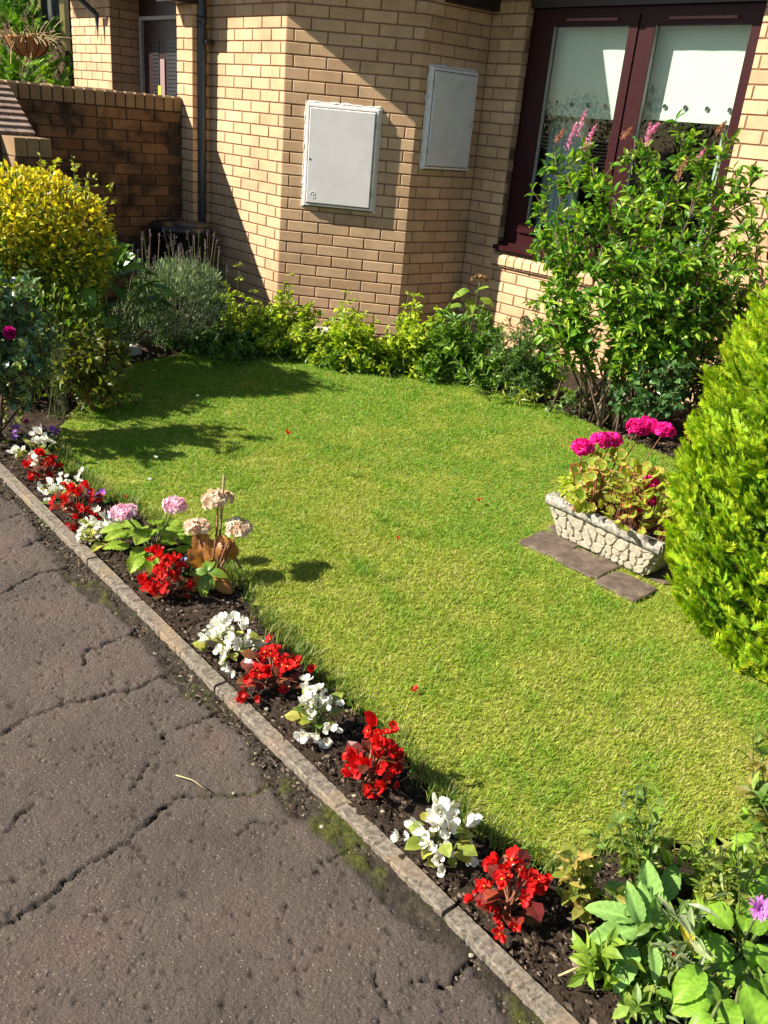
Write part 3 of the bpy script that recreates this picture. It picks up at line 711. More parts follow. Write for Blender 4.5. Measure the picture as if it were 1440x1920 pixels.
# end face headers
for r_ in range(rows):
    z1 = ztop - .075 * r_ - .003
    me = brick_mesh(.09, .069, .05, M['gbrick']); obj('brick', me, gm, FQ(.0, -.155, z1 - .0345), Matrix.Rotation(math.radians(134), 4, 'Z').to_quaternion())
s = 0.; i = 0
while s > -2.2:
    V = []; a, b_ = s - .066, s; w0 = .004 + random.uniform(-.002, .002)
    z0, z1 = 1.392, 1.492 + random.uniform(-.004, .003)
    for (o_, zz, ins) in ((.004, z0, 0), (.004, z1 - .012, 0), (-.008, z1, .004), (-.205, z1, .004), (-.219, z1 - .012, 0), (-.219, z0, 0)):
        V += [FQ(a + ins, o_ + w0 - .004, zz), FQ(b_ - ins, o_ + w0 - .004, zz)]
    Fq = [(2 * j, 2 * j + 1, 2 * j + 3, 2 * j + 2) for j in range(5)]
    wobj('coping_brick', V, [Fq, [(0, 2, 4, 6, 8, 10)], [(11, 9, 7, 5, 3, 1)]], M['copebrick'], GW)
    s -= .0765; i += 1
B().box(FQ(-2.2, -.21, 1.37), E2 * 2.19, FN * .20, UP * .112).obj('coping_bed', M['gmortar'], GW)
# sloped courses of the buttress
BUT = thing('wall_buttress', 'sunlit sloping brick buttress at the left end of the garden wall', 'buttress', FQ(-1.9, .2))
nrow = 8; dn = unit(np.array([.4, 0, -.281])); sd = FN * .4 / nrow + UP * (-.281 / nrow)
core = [FQ(-1.30, .0, 0), FQ(-1.30, .39, 0), FQ(-1.30, .39, 1.165), FQ(-1.30, .0, 1.44), FQ(-2.6, .0, 0), FQ(-2.6, .39, 0), FQ(-2.6, .39, 1.165), FQ(-2.6, .0, 1.44)]
wobj('buttress_core', core, [[(0, 1, 2, 3), (7, 6, 5, 4), (1, 5, 6, 2), (2, 6, 7, 3)]], M['gmortar'], BUT)
for r_ in range(nrow):
    s = -1.284 - (.0 if r_ % 2 == 0 else .0)
    e = s - (.225 if r_ % 2 == 0 else .1125)
    while s > -2.5:
        p0 = FQ(0, .002, 1.466) + sd * r_; p1 = p0 + sd * .93 + UP * (.007)
        nv = unit(np.cross(sd, E2)); nv = nv if nv[2] > 0 else -nv
        V = []
        for (pp_, hh) in ((p0, .0), (p1, .006)):
            for ss_ in (s, e + .006): V += [pp_ + E2 * ss_ + nv * hh, pp_ + E2 * ss_ - nv * .03]
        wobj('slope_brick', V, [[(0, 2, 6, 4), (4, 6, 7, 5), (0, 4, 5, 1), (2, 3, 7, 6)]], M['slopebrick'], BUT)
        s = e; e = s - .225
# low pier in front
PIER = thing('brick_pier', 'low square brick pier in front of the sloping buttress', 'pier', FQ(-1.39, .5))
B().box(FQ(-1.50, .405, 0), E2 * .225, FN * .205, UP * 1.16).obj('pier_core', M['gmortar'], PIER)
for r_ in range(16):
    z1 = 1.063 - .075 * r_; 
    if z1 < .05: break
    for (c_, ang, ln) in ((FQ(-1.3875, .616, z1 - .0335), 44, .225), (FQ(-1.506, .505, z1 - .0335), -46, .21)):
        obj('brick', brick_mesh(ln - .004, .066, .02, M['copebrick'] if ang < 0 else M['gbrick']), PIER, c_, Matrix.Rotation(math.radians(ang), 4, 'Z').to_quaternion())  # sunlit left face takes paler brick than the shaded front: light put into colour
for i in range(3):
    B().box(FQ(-1.505 + .0785 * i, .40, 1.07), E2 * .072, FN * .222, UP * .105).obj('coping_brick', M['copebrick'], PIER)

# ------------------------------------------------------------------ neighbouring porch, door
K_R = AT(208, 100, 8.9); K_R[2] = 0
NB = thing('neighbouring_house', 'sunlit buff brick wall and dark porch door beyond the garden wall', 'house', K_R)
saved = list(specs); specs = []
add_wall(K_R - E1 * .82, K_R, -8, 28, .07, .18, parent=NB)
add_wall(K_R, K_R + E2 * .30, -8, 28, .10, .2125, parent=NB)
build_bricks(250)
dpl = K_R + E2 * .28
door = B().box(dpl + E1 * .02 + UP * 0, E1 * 1.4, E2 * .06, UP * 2.4).obj('door', M['doorbrown'], NB)
B().box(dpl + E1 * .075 - E2 * .03 + UP * 0, E1 * .03, E2 * .03, UP * 2.14).box(dpl + E1 * .105 - E2 * .03 + UP * 2.11, E1 * .9, E2 * .03, UP * .03).obj('door_frame_trim', M['greywood'], door)
B().box(dpl + E1 * .42 - E2 * .012 + UP * .2, E1 * .08, E2 * .012, UP * 1.60).obj('pale_bar', M['doorstrip'], door)
B().box(dpl + E1 * .38 - E2 * .014 + UP * 1.43, E1 * .045, E2 * .006, UP * .15).obj('sticker', M['yellow'], door)
for i in range(30): B().box(dpl + E1 * .27 - E2 * .006 + UP * (1.0 + .032 * i), E1 * .12, E2 * .006, UP * .022).obj('louvre_slat', M['blackpl'], door)
for i in range(30): B().box(dpl + E1 * .53 - E2 * .006 + UP * (1.0 + .032 * i), E1 * .22, E2 * .006, UP * .022).obj('louvre_slat', M['blackpl'], door)
slab_b = B(); slab(slab_b, [K_R - E1 * .95 - E2 * .36, K_R + E1 * 1.6 - E2 * .36, K_R + E1 * 1.6 + E2 * 3, K_R - E1 * .95 + E2 * 3], 2.44, 2.6); slab_b.obj('roof_eaves', M['darkwood'], NB)
pk = K_R - E1 * .15 - E2 * .05
B().tube([pk - E2 * .28 - E1 * .12 + UP * 2.42, pk - E2 * .15 - E1 * .06 + UP * 2.25, pk + UP * 2.12, pk + UP * 1.9, pk + UP * .1], .024, 10).obj('downpipe', M['pipe'], NB, True)
# further house glimpsed in the top-left corner
FH = thing('far_house', 'shaded far house wall with cream-framed narrow window, top-left corner', 'house', (-5.2, 11, 0))
a0 = AT(-60, 60, 11.5); b0 = AT(125, 60, 10.6); a0[2] = b0[2] = 0; dd = unit(b0 - a0); dn_ = np.array([-dd[1], dd[0], 0])
B().box(a0, dd * np.linalg.norm(b0 - a0), dn_ * .2, UP * 3.4).obj('wall', mat_plain('far_wall_brown', (.09, .055, .035), .9, .1, .3, 6.), FH)
wz = AT(96, 28, 10.55); fw = unit(np.array([CR[0], CR[1], 0]))
B().box(wz - fw * .10 - UP * .28, fw * .20, dn_ * .05, UP * .50).obj('window', M['blackpl'], FH)
B().box(wz - fw * .17 - UP * .33 - dn_ * .01, fw * .07, dn_ * .06, UP * .60).box(wz + fw * .10 - UP * .33 - dn_ * .01, fw * .05, dn_ * .06, UP * .50).obj('window_frame', M['cream'], FH)
B().box(wz - fw * .015 - UP * .26 - dn_ * .02, fw * .035, dn_ * .03, UP * .46).obj('glazing_bar', M['greywood'], FH)
B().box(wz - fw * .19 + UP * .22 - dn_ * .03, fw * .36, dn_ * .1, UP * .06).obj('lintel', M['greywood'], FH)

# ------------------------------------------------------------------ plant kit
LEAF_V = np.array([(0, 0, 0), (-.5, .34, .07), (0, .36, 0), (.5, .34, .07), (-.40, .68, .02), (0, .70, -.05), (.40, .68, .02), (0, 1, -.16)]); LEAF_F = [[(0, 2, 1), (0, 3, 2), (4, 5, 7), (5, 6, 7)], [(1, 2, 5, 4), (2, 3, 6, 5)]]
LEAF_T = np.array([.85, 1, .9, 1, 1.02, .92, 1.02, 1.08])
D_V = np.array([(0, 0, 0), (-.5, .45, .08), (0, 1, -.08), (.5, .45, .08)]); D_F = [[(0, 2, 1), (0, 3, 2)]]; D_T = np.array([.85, 1, 1.1, 1])
def place(T, TF, pos, ax, nr, size, wid, col, shade=None, tip=None, tipw=None):
    ax = unit(ax); side = unit(np.cross(ax, nr)); nr = np.cross(side, ax); n = len(pos); m = len(T)
    size = np.broadcast_to(size, (n,))[:, None, None]; wid = np.broadcast_to(wid, (n,))[:, None, None]
    V = pos[:, None] + size * (T[None, :, 1:2] * ax[:, None] + T[None, :, 0:1] * wid * side[:, None] + T[None, :, 2:3] * nr[:, None])
    fs = [(np.asarray(f)[None] + (np.arange(n) * m)[:, None, None]).reshape(-1, np.asarray(f).shape[1]) for f in TF]
    c = np.repeat(np.asarray(col)[:, None], m, 1)
    if tip is not None: c = c * (1 - tipw[None, :, None]) + np.broadcast_to(np.asarray(tip), (n, 3))[:, None] * tipw[None, :, None]
    if shade is not None: c = c * shade[None, :, None]
    return V.reshape(-1, 3), fs, c.reshape(-1, 3)
def cols(n, palette, var=.18):
    p = np.asarray(palette, float); i = rng.choice(len(p), n); t = rng.random(n); j = rng.choice(len(p), n)
    return np.clip(lerp(p[i], p[j], t * .5) * (1 + var * rng.normal(size=(n, 1))), .003, .95)
def add_leaves(b, pos, ax, size, wid, palette, up=.6, full=True, var=.18):
    n = len(pos); nr = unit(np.array([0, 0, up]) + .6 * rdir(n)); c = cols(n, palette, var)
    T, TF, S = (LEAF_V, LEAF_F, LEAF_T) if full else (D_V, D_F, D_T)
    V, fs, cc = place(T, TF, pos, ax, nr, size * rng.uniform(.65, 1.2, n), wid * rng.uniform(.85, 1.15, n), c, S); b.add(V, fs, cc)
def blob(n, blobs, shell=.55):
    bl = np.asarray(blobs, float); wgt = bl[:, 3] * bl[:, 4] + bl[:, 3] * bl[:, 5]; i = rng.choice(len(bl), n, p=wgt / wgt.sum())
    u = rdir(n); r = (shell + (1 - shell) * rng.random(n) ** .6) * rng.uniform(.88, 1.08, n)
    return bl[i, :3] + u * bl[i, 3:6] * r[:, None], unit(u / bl[i, 3:6])
def bez(a, b, bend, n=7):
    t = np.linspace(0, 1, n)[:, None]; c = (np.asarray(a) + b) / 2 + bend
    return (1 - t) ** 2 * a + 2 * t * (1 - t) * c + t ** 2 * b
def along(curve, t):
    x = t * (len(curve) - 1); i = np.clip(x.astype(int), 0, len(curve) - 2); f = (x - i)[:, None]
    return curve[i] * (1 - f) + curve[i + 1] * f, unit(curve[i + 1] - curve[i])

# --- stemmed herb / shrub: stems to given tips, leaves along them, optional twigs
def stemmed(name, label, cat, base, tips, leaf, palette, group=None, per=16, t0=.3, base_r=.05, twigs=0, twig_len=.15, twig_leaves=10, mat='leaf', stem_mat='greenstem', stem_r=.004, bend=.06, full=True, angle=.9, droop=0.):
    t_ = thing(name, label, cat, base, group); lb = B(); sb = B(); base = np.asarray(base, float)
    for tp in tips:
        tp = np.asarray(tp, float); a = base + np.append(rng.normal(size=2) * base_r, 0) if base_r < .3 else np.array([tp[0], tp[1] + .03, 0]) + np.append(rng.normal(size=2) * .03, 0)
        cv = bez(a, tp, np.append(rng.normal(size=2) * bend, abs(rng.normal()) * bend), 9)
        sb.tube(cv, np.linspace(stem_r, stem_r * .35, 9), 5)
        ts = np.sort(rng.uniform(t0, 1., per)); ps, tg = along(cv, ts)
        out = rdir(per); out -= (out * tg).sum(1)[:, None] * tg; ax = unit(tg * (1 - angle * .5) + unit(out) * angle - UP * droop)
        add_leaves(lb, ps, ax, leaf[0], leaf[1], palette, full=full)
        for _ in range(twigs):
            tt_ = rng.uniform(t0, .97, 1); p, g = along(cv, tt_); d = unit(g[0] * .6 + unit(rng.normal(size=3)) * .8 + UP * .25)
            e = p[0] + d * twig_len * rng.uniform(.4, 1.2); c2 = bez(p[0], e, UP * .02, 5); sb.tube(c2, np.linspace(stem_r * .5, stem_r * .25, 5), 4, cap=False)
            t2 = rng.uniform(.1, 1, twig_leaves); ps, tg = along(c2, t2); out = rdir(twig_leaves); out -= (out * tg).sum(1)[:, None] * tg
            add_leaves(lb, ps, unit(tg * .55 + unit(out) * .9 - UP * droop), leaf[0], leaf[1], palette, full=full)
    sb.obj('stems', M[stem_mat], t_, True); lb.obj('foliage', M[mat], t_)
    return t_
def tipset(n, base, spread, h0, h1, top=1.):
    th = rng.uniform(0, 6.28, n); r = spread * np.sqrt(rng.random(n)); hh = rng.uniform(h0, h1, n) * (1 - .35 * (r / spread) ** 2 * top)
    return np.column_stack([base[0] + r * np.cos(th), base[1] + r * np.sin(th), base[2] + hh])
def bushy(name, label, cat, base, blobs, n, leaf, palette, mat='leaf', shell=.6, stems=14, stem_r=.007, stem_mat='bark', full=True, outw=.8, extra=None, low=None):
    t_ = thing(name, label, cat, base); lb = B(); base = np.asarray(base, float)
    p, o_ = blob(n, blobs, shell); keep_ = p[:, 2] > .015; p, o_ = p[keep_], o_[keep_]
    lo = np.zeros(len(p), bool) if low is None else p[:, 2] + .10 * rng.normal(size=len(p)) + .06 * smooth_noise(p[:, 0] * 3, p[:, 1] * 3 + p[:, 2] * 4, 91, 3) < low[0]
    for sel, pal in ((~lo, palette), (lo, low[1] if low else palette)):
        if sel.any(): add_leaves(lb, p[sel], unit(o_[sel] * outw + .7 * rdir(sel.sum()) + UP * .35), leaf[0], leaf[1], pal, full=full)
    if extra:
        for (m_, sh, pal, lf) in extra:
            p, o_ = blob(m_, blobs, sh); add_leaves(lb, p, unit(o_ + .6 * rdir(len(p)) + UP * .4), lf[0], lf[1], pal, full=full)
    sb = B(); e, _ = blob(stems, blobs, .2)
    for q in e: sb.tube(bez(base + np.append(rng.normal(size=2) * .04, 0), q, np.append(rng.normal(size=2) * .05, .03)), np.linspace(stem_r, stem_r * .3, 7), 5)
    sb.obj('stems', M[stem_mat], t_, True); lb.obj('foliage', M[mat], t_); return t_

# ------------------------------------------------------------------ lawn grass (stuff)
def grass():
    N0 = 820000
    P = np.column_stack([rng.uniform(-1.75, 2.1, N0), rng.uniform(1.25, 5.7, N0)])
    P = P[inpoly(P, lawn_poly)]
    dist = np.hypot(P[:, 0], P[:, 1]); P = P[rng.random(len(P)) < np.clip(2.6 / (dist + .2), .40, 1)]
    q = proj(np.column_stack([P, np.zeros(len(P))])); vis = (q[:, 0] > -60) & (q[:, 0] < 1500) & (q[:, 1] < 1990); P = P[vis]
    P = P[~(on_slab(P, .86) & (rng.random(len(P)) < .97))]; P = P[~(on_slab(P, 1.3) & (rng.random(len(P)) < .45))]
    wn_ = smooth_noise(P[:, 0], P[:, 1], 67, 5.) + .6 * smooth_noise(P[:, 0], P[:, 1], 68, 17.)
    P = P[~((wn_ > .95) & (rng.random(len(P)) < .55))]
    n = len(P); x, y = P[:, 0], P[:, 1]
    edge = polydist(P, np.vstack([lawn_poly, lawn_poly[:1]]))
    a = smooth_noise(x, y, 61, 2.2); b = smooth_noise(x, y, 62, 7.); c = smooth_noise(x, y, 63, 22.)
    back = np.clip((y - 3.6) / 1.6, 0, 1)                                   # greener towards the house border
    dry = np.clip(.42 - .48 * back + .50 * a + .42 * b + .42 * c + .40 * np.clip((x - .45) * 2, 0, 1) * np.clip(2.7 - y, 0, 1) + .25 * np.exp(-(edge / .22) ** 2) * (y < 3.3), 0, 1.15)
    r = rng.random(n)
    green = cols(n, [(.095, .245, .011), (.14, .31, .014), (.20, .35, .018)], .18); yel = cols(n, [(.31, .375, .032), (.365, .39, .048), (.25, .35, .025)], .16); straw = cols(n, [(.46, .41, .13), (.40, .34, .11), (.50, .45, .17)], .12)
    t = np.clip(dry * 1.15 + .35 * (rng.random(n) - .5), 0, 1); col = lerp(green, yel, t); st = r < (.015 + .20 * dry ** 2.5); col[st] = straw[st]
    L = rng.uniform(.010, .022, n) * (1 + .30 * a) * (1 - .25 * dry); lush = (edge < .05) & (y < 3.4); L = np.where(lush, L * 1.5, L); tuft = smooth_noise(x, y, 69, 13.) + .5 * smooth_noise(x, y, 70, 40.) > .72; L = np.where(tuft, L * 1.55, L); col[tuft] = col[tuft] * np.array([.78, .92, .8])
    th = rng.uniform(0, 6.28, n) + .9 * smooth_noise(x, y, 64, 5.); tilt = rng.uniform(.65, 1.42, n)
    d = np.stack([np.cos(th), np.sin(th), np.zeros(n)], -1); s = np.stack([-np.sin(th), np.cos(th), np.zeros(n)], -1)
    w_ = rng.uniform(.0006, .0013, n) * (1 + .18 * np.hypot(x, y) / 2.)
    z = .010 + .006 * smooth_noise(x, y, 5, 3); p = np.column_stack([P, z])
    mid = p + d * (L * .45 * np.sin(tilt * .6))[:, None] + UP * (L * .5 * np.cos(tilt * .6))[:, None]
    tip = mid + d * (L * .55 * np.sin(tilt))[:, None] + UP * (L * .55 * np.cos(tilt))[:, None]
    V = np.stack([p - s * w_[:, None], p + s * w_[:, None], mid - s * w_[:, None] * .8, mid + s * w_[:, None] * .8, tip], 1).reshape(-1, 3)
    i = np.arange(n) * 5; cc = np.repeat(col, 5, 0)
    o = wobj('lawn_grass', V, [np.stack([i, i + 1, i + 3, i + 2], -1), np.stack([i + 2, i + 3, i + 4], -1)], M['grass'], col=cc)
    tag(o, 'short mown lawn grass, green with yellow dry patches', 'grass', kind='stuff')
grass()
# longer fringe tufts along the border beside the flowers
def fringe():
    lb = []; n = 0; Vs = []; Fs = []; Fq = []; C = []
    line = lawn_poly[1:19]
    seg = np.linalg.norm(np.diff(line, axis=0), axis=1); cum = np.concatenate([[0], np.cumsum(seg)])
    m = 9000; tpos = rng.uniform(0, cum[-1], m); dens = .5 + .5 * smooth_noise(tpos, tpos * 0, 71, 9); tpos = tpos[rng.random(m) < np.clip(dens, .12, 1)]; m = len(tpos)
    k = np.clip(np.searchsorted(cum, tpos) - 1, 0, len(seg) - 1); f = (tpos - cum[k]) / seg[k]
    P = line[k] * (1 - f[:, None]) + line[k + 1] * f[:, None] + rng.normal(size=(m, 2)) * .018
    L = rng.uniform(.025, .065, m); th = rng.uniform(0, 6.28, m); tilt = rng.uniform(.2, 1.2, m); w_ = rng.uniform(.0012, .002, m)
    d = np.stack([np.cos(th), np.sin(th), np.zeros(m)], -1); s = np.stack([-np.sin(th), np.cos(th), np.zeros(m)], -1); p = np.column_stack([P, np.zeros(m)])
    mid = p + d * (L * .4 * np.sin(tilt * .5))[:, None] + UP * (L * .5 * np.cos(tilt * .5))[:, None]; tip = mid + d * (L * .6 * np.sin(tilt))[:, None] + UP * (L * .5 * np.cos(tilt))[:, None]
    V = np.stack([p - s * w_[:, None], p + s * w_[:, None], mid - s * w_[:, None] * .8, mid + s * w_[:, None] * .8, tip], 1).reshape(-1, 3)
    i = np.arange(m) * 5; c = cols(m, [(.07, .16, .02), (.11, .21, .03), (.2, .25, .05), (.36, .30, .12)], .2)
    o = wobj('edge_grass', V, [np.stack([i, i + 1, i + 3, i + 2], -1), np.stack([i + 2, i + 3, i + 4], -1)], M['grass'], col=np.repeat(c, 5, 0)); tag(o, 'longer grass fringe along the lawn edge by the flowers', 'grass', kind='stuff')
fringe()

# ------------------------------------------------------------------ flowers: shared meshes
def petal_rows(lenp, widp, cup, az, col0, col1, base_z=0., ruff=.0):
    """one rounded petal lying out along az, cupped up"""
    rows_ = [(.0, .10), (.35, .72), (.7, 1.0), (.92, .72), (1.0, .25)]; V = []; C = []
    a = np.array([math.cos(az), math.sin(az), 0]); s = np.array([-math.sin(az), math.cos(az), 0])
    for r_, (t, w_) in enumerate(rows_):
        for j in (-1, 0, 1):
            zz = cup * t ** 1.5 * lenp + (.10 * abs(j) * widp * t) + ruff * lenp * math.sin(j * 2 + r_ * 1.7 + az * 3)
            V.append(a * lenp * t + s * widp * .5 * w_ * j + UP * (zz + base_z)); C.append(lerp(np.array(col0), np.array(col1), np.array(min(1, t * 1.3))))
    Fq = [(r_ * 3 + j, (r_ + 1) * 3 + j, (r_ + 1) * 3 + j + 1, r_ * 3 + j + 1) for r_ in range(4) for j in (0, 1)]
    return np.array(V), [np.array(Fq)], np.array(C)
def centre(b, r, col, z):
    th = np.arange(6) * np.pi / 3; V = [(r * math.cos(x), r * math.sin(x), z) for x in th] + [(0, 0, z + r)] ; b.add(V, [[(i, (i + 1) % 6, 6) for i in range(6)]], col)
def flower_mesh(name, kind, seed):
    r_ = np.random.default_rng(seed); b = B(); bud = 1.5 if (seed // 7) % 4 == 3 else 0.
    if kind in ('red', 'white'):
        c0, c1 = ((.42, .004, .006), (.70, .012, .010)) if kind == 'red' else ((.80, .78, .55), (.86, .85, .78))
        for i, (ln, wd) in enumerate(((.021, .026), (.015, .014), (.021, .026), (.015, .014), (.014, .018), (.013, .017))):
            b.add(*petal_rows(ln * r_.uniform(.85, 1.15), wd, r_.uniform(.25, .75) + bud + (.6 if i > 3 else 0), i * np.pi / 2 + r_.normal() * .25 + (.8 if i > 3 else 0), np.array(c0) * r_.uniform(.8, 1.1), np.array(c1) * (r_.uniform(.62, 1.1) if kind == 'red' else r_.uniform(.9, 1.04)), i * .0008, .09))
        centre(b, .0035, (.85, .55, .04), .004)
    elif kind in ('geranium',):
        for i in range(5): b.add(*petal_rows(.016, .017, r_.uniform(.15, .4), i * 1.2566 + r_.normal() * .15, np.array((.55, .006, .14)), np.array((.92, .012, .30)) * (.70 + .1 * (seed % 4)), i * .0005, .09))
        centre(b, .002, (.9, .45, .5), .003)
    elif kind == 'rose':
        for ring in range(4):
            for i in range(5): b.add(*petal_rows(.022 - .003 * ring, .026 - .003 * ring, .5 + .5 * ring, i * 1.2566 + ring * .6 + r_.normal() * .1, (.45, .004, .16), (.62, .008, .26), .002 * ring, .04))
    elif kind == 'viola':
        for i in range(5): b.add(*petal_rows(.013, .014, .2, i * 1.2566 + r_.normal() * .1, (.16, .03, .34), (.32, .10, .50), .0005 * i))
        centre(b, .002, (.8, .6, .05), .002)
    elif kind == 'aster':
        for ring in range(4):
            for i in range(22):
                az = i * .2856 + ring * .2 + r_.normal() * .08; ln = .021 - .0035 * ring + r_.normal() * .0015; a = np.array([math.cos(az), math.sin(az), .25 + .5 * ring]); a = unit(a); s = np.array([-math.sin(az), math.cos(az), 0])
                b.add([a * .002 - s * .0012, a * .002 + s * .0012, a * ln + s * .0022, a * (ln + .005), a * ln - s * .0022], [[(0, 1, 2, 4)], [(4, 2, 3)]], np.array([(.70, .27, .68)] * 5) * r_.uniform(.8, 1.15))
        centre(b, .006, (.62, .22, .66), .006)
    V = np.concatenate(b.v); fs = [np.concatenate(f) for f in b.f.values()]
    return mesh(name, V, fs, M['petal'], np.concatenate(b.c))
FL = {k: [flower_mesh('flower', k, 100 + i * 7 + j) for i in range(4)] for j, k in enumerate(('red', 'white', 'geranium', 'rose', 'viola', 'aster'))}
def put_flower(kind, parent, p, nrm, scale=1., name='flower'):
    q = Vector(unit(nrm)).to_track_quat('Z', 'Y') ; q = q @ Matrix.Rotation(random.uniform(0, 6.28), 4, 'Z').to_quaternion()
    o = obj(name, random.choice(FL[kind]), parent, p, q); o.scale = (scale,) * 3; return o

# ------------------------------------------------------------------ begonias along the kerb
def begonia(label, px, kind, wid, hgt, nfl, group, top=None, leafn=24):
    base = G(*px); t_ = thing('begonia', label, 'flowering plant', base, group); lb = B(); sb = B()
    pal = [(.16, .022, .016), (.24, .04, .02), (.10, .035, .018), (.20, .09, .03)] if kind == 'red' else [(.26, .31, .045), (.36, .36, .06), (.14, .22, .04), (.42, .38, .08)]
    n = leafn; th = rng.uniform(0, 6.28, n); r = wid * .42 * np.sqrt(rng.random(n)); zz = hgt * rng.uniform(.15, .75, n)
    p = base + np.stack([r * np.cos(th), r * np.sin(th), zz], -1)
    add_leaves(lb, p, unit(np.stack([np.cos(th), np.sin(th), np.full(n, .25)], -1) + .4 * rdir(n)), .042, .85, pal, up=1.2)
    for i in range(7): sb.tube(bez(base + np.append(rng.normal(size=2) * .012, 0), p[i], UP * .01), np.linspace(.0035, .002, 7), 5)
    # flowers on a ragged dome, in clusters
    nfl = int(nfl * 1.35); ncl = max(5, nfl // 3); th = rng.permutation(np.arange(ncl)) * 2.4 + rng.uniform(0, .8, ncl); rr = wid * .5 * np.sqrt((np.arange(ncl) + .4) / ncl)
    k = 0
    for i in range(ncl):
        cz = hgt * (1.0 - .75 * (rr[i] / (wid * .5)) ** 2 + rng.normal() * .10); cp = base + np.array([rr[i] * math.cos(th[i]), rr[i] * math.sin(th[i]), max(.025, cz)])
        for _ in range(3 if k < nfl else 0):
            o_ = rng.normal(size=3) * .015; p_ = cp + o_; nr = unit(unit(p_ - base - UP * hgt * .3) * .8 + np.array([-.35, -.45, .35]) + .35 * rng.normal(size=3))
            put_flower(kind, t_, p_, nr, rng.uniform(.50, .95)); k += 1
        sb.tube(bez(base + UP * .02, cp, UP * .01, 5), np.linspace(.003, .0018, 5), 4, cap=False)
    if top is not None:
        tp = top; sb.tube(bez(base + UP * .05, tp, np.array([.0, 0, .02]), 6), np.linspace(.003, .0018, 6), 5)
        for _ in range(4): put_flower(kind, t_, tp + rng.normal(size=3) * .010, unit(np.array([-.2, -.4, .8]) + .4 * rng.normal(size=3)), .85)
    sb.obj('stems', M['redstem' if kind == 'red' else 'greenstem'], t_, True); lb.obj('foliage', M['waxy'], t_)
GRP_R, GRP_W = 'red bedding begonias along the kerb', 'white bedding begonias along the kerb'
begonia('white begonia clump at the far left end of the kerb border', (72, 870), 'white', .17, .10, 21, GRP_W)
begonia('red begonia directly in front of the farthest white clump', (78, 903), 'red', .13, .12, 21, GRP_R)
begonia('small white begonia between the two farthest red begonias', (118, 945), 'white', .13, .12, 18, GRP_W)
begonia('bushy red begonia left of the pink hydrangea', (148, 980), 'red', .16, .14, 30, GRP_R)
begonia('white begonia touching the pink hydrangea', (195, 1020), 'white', .13, .11, 24, GRP_W)
begonia('red begonia with one raised flower stem beside the dried hydrangea', (312, 1118), 'red', .125, .12, 34, GRP_R, top=AT(297, 1032, 2.47))
begonia('broad white begonia just beyond the dried hydrangea, nearer the path bottom', (432, 1232), 'white', .165, .10, 30, GRP_W)
begonia('red begonia between the two mid-border white begonias', (512, 1290), 'red', .145, .11, 30, GRP_R)
begonia('upright white begonia with a bright yellow-green leaf', (592, 1378), 'white', .10, .14, 24, GRP_W)
begonia('tall red begonia third from the near end of the border', (698, 1470), 'red', .105, .15, 33, GRP_R)
begonia('white begonia second from the near end of the border', (822, 1603), 'white', .12, .11, 26, GRP_W)
begonia('red begonia nearest the big-leaved plants at the bottom', (952, 1712), 'red', .115, .12, 27, GRP_R)
# violas at the far left
for (px, lab) in (((28, 836), 'purple viola at the left frame edge beyond the kerb'), ((95, 834), 'purple viola just right of the farthest white begonia'), ((180, 955), 'small purple viola behind the bushy red begonia')):
    b0_ = G(*px); t_ = thing('viola', lab, 'flowering plant', b0_, 'violas in the kerb border'); lb = B()
    th = rng.uniform(0, 6.28, 12); add_leaves(lb, b0_ + np.stack([.03 * np.cos(th), .03 * np.sin(th), rng.uniform(.01, .04, 12)], -1), np.stack([np.cos(th), np.sin(th), .4 * np.ones(12)], -1), .025, .55, [(.07, .15, .03), (.12, .2, .04)])
    lb.obj('foliage', M['leaf'], t_)
    for i in range(4): put_flower('viola', t_, b0_ + np.array([rng.normal() * .02, rng.normal() * .02, .05 + .012 * i]), np.array([-.2, -.7, .5]) + .3 * rng.normal(size=3))

# ------------------------------------------------------------------ hydrangeas in the kerb border
def big_leaf_mesh(name, length, width, col0, col1, curl=.25, fold=.18, teeth=0., nseg=8, mat='leaf', edge=None, seed=0):
    r_ = np.random.default_rng(seed); V = []; C = []; nx = 11; nseg = max(nseg, 15)
    for i in range(nseg + 1):
        t = i / nseg; w_ = width * .5 * (math.sin(math.pi * min(1, t * .93 + .04) ** .85) ** .75) * (1 if i < nseg else .02)
        for j in range(nx):
            q = (j - 5) / 5.; ww = w_ * (1 + teeth * (1 if (i % 2) else -1) * (abs(q) > .9))
            vein = math.cos((t - .22 * abs(q)) * 2 * math.pi * 7); zz = fold * abs(q) * w_ - curl * length * t * t + .008 * length * vein * (abs(q) > .1) + .02 * length * math.sin(t * 9 + seed * 2) * abs(q) + .02 * length * math.sin(q * 3 + seed + t * 4)
            V.append((q * ww, length * (t - .10 * curl * t * t), zz))
            c = lerp(np.array(col0), np.array(col1), np.array(t)); c = c * (1.3 if abs(q) < .01 else (1. + .13 * vein))
            if edge is not None and abs(q) > .9: c = lerp(c, np.array(edge), np.array(.7))
            C.append(c * r_.uniform(.9, 1.1))
    i = np.arange(nseg)[:, None] * nx; j = np.arange(nx - 1)[None]; Fq = np.stack([i + j, i + j + 1, i + nx + j + 1, i + nx + j], -1).reshape(-1, 4)
    return mesh(name, V, [Fq], M[mat], np.array(C), True)
def put_leaf(me, parent, p, direction, up=(0, 0, 1), scale=1., name='leaf'):
    y = unit(np.asarray(direction, float)); x = unit(np.cross(y, np.asarray(up, float))); z_ = np.cross(x, y)
    o = obj(name, me, parent, p, Matrix(((x[0], y[0], z_[0]), (x[1], y[1], z_[1]), (x[2], y[2], z_[2]))).to_quaternion()); o.scale = (scale,) * 3; return o
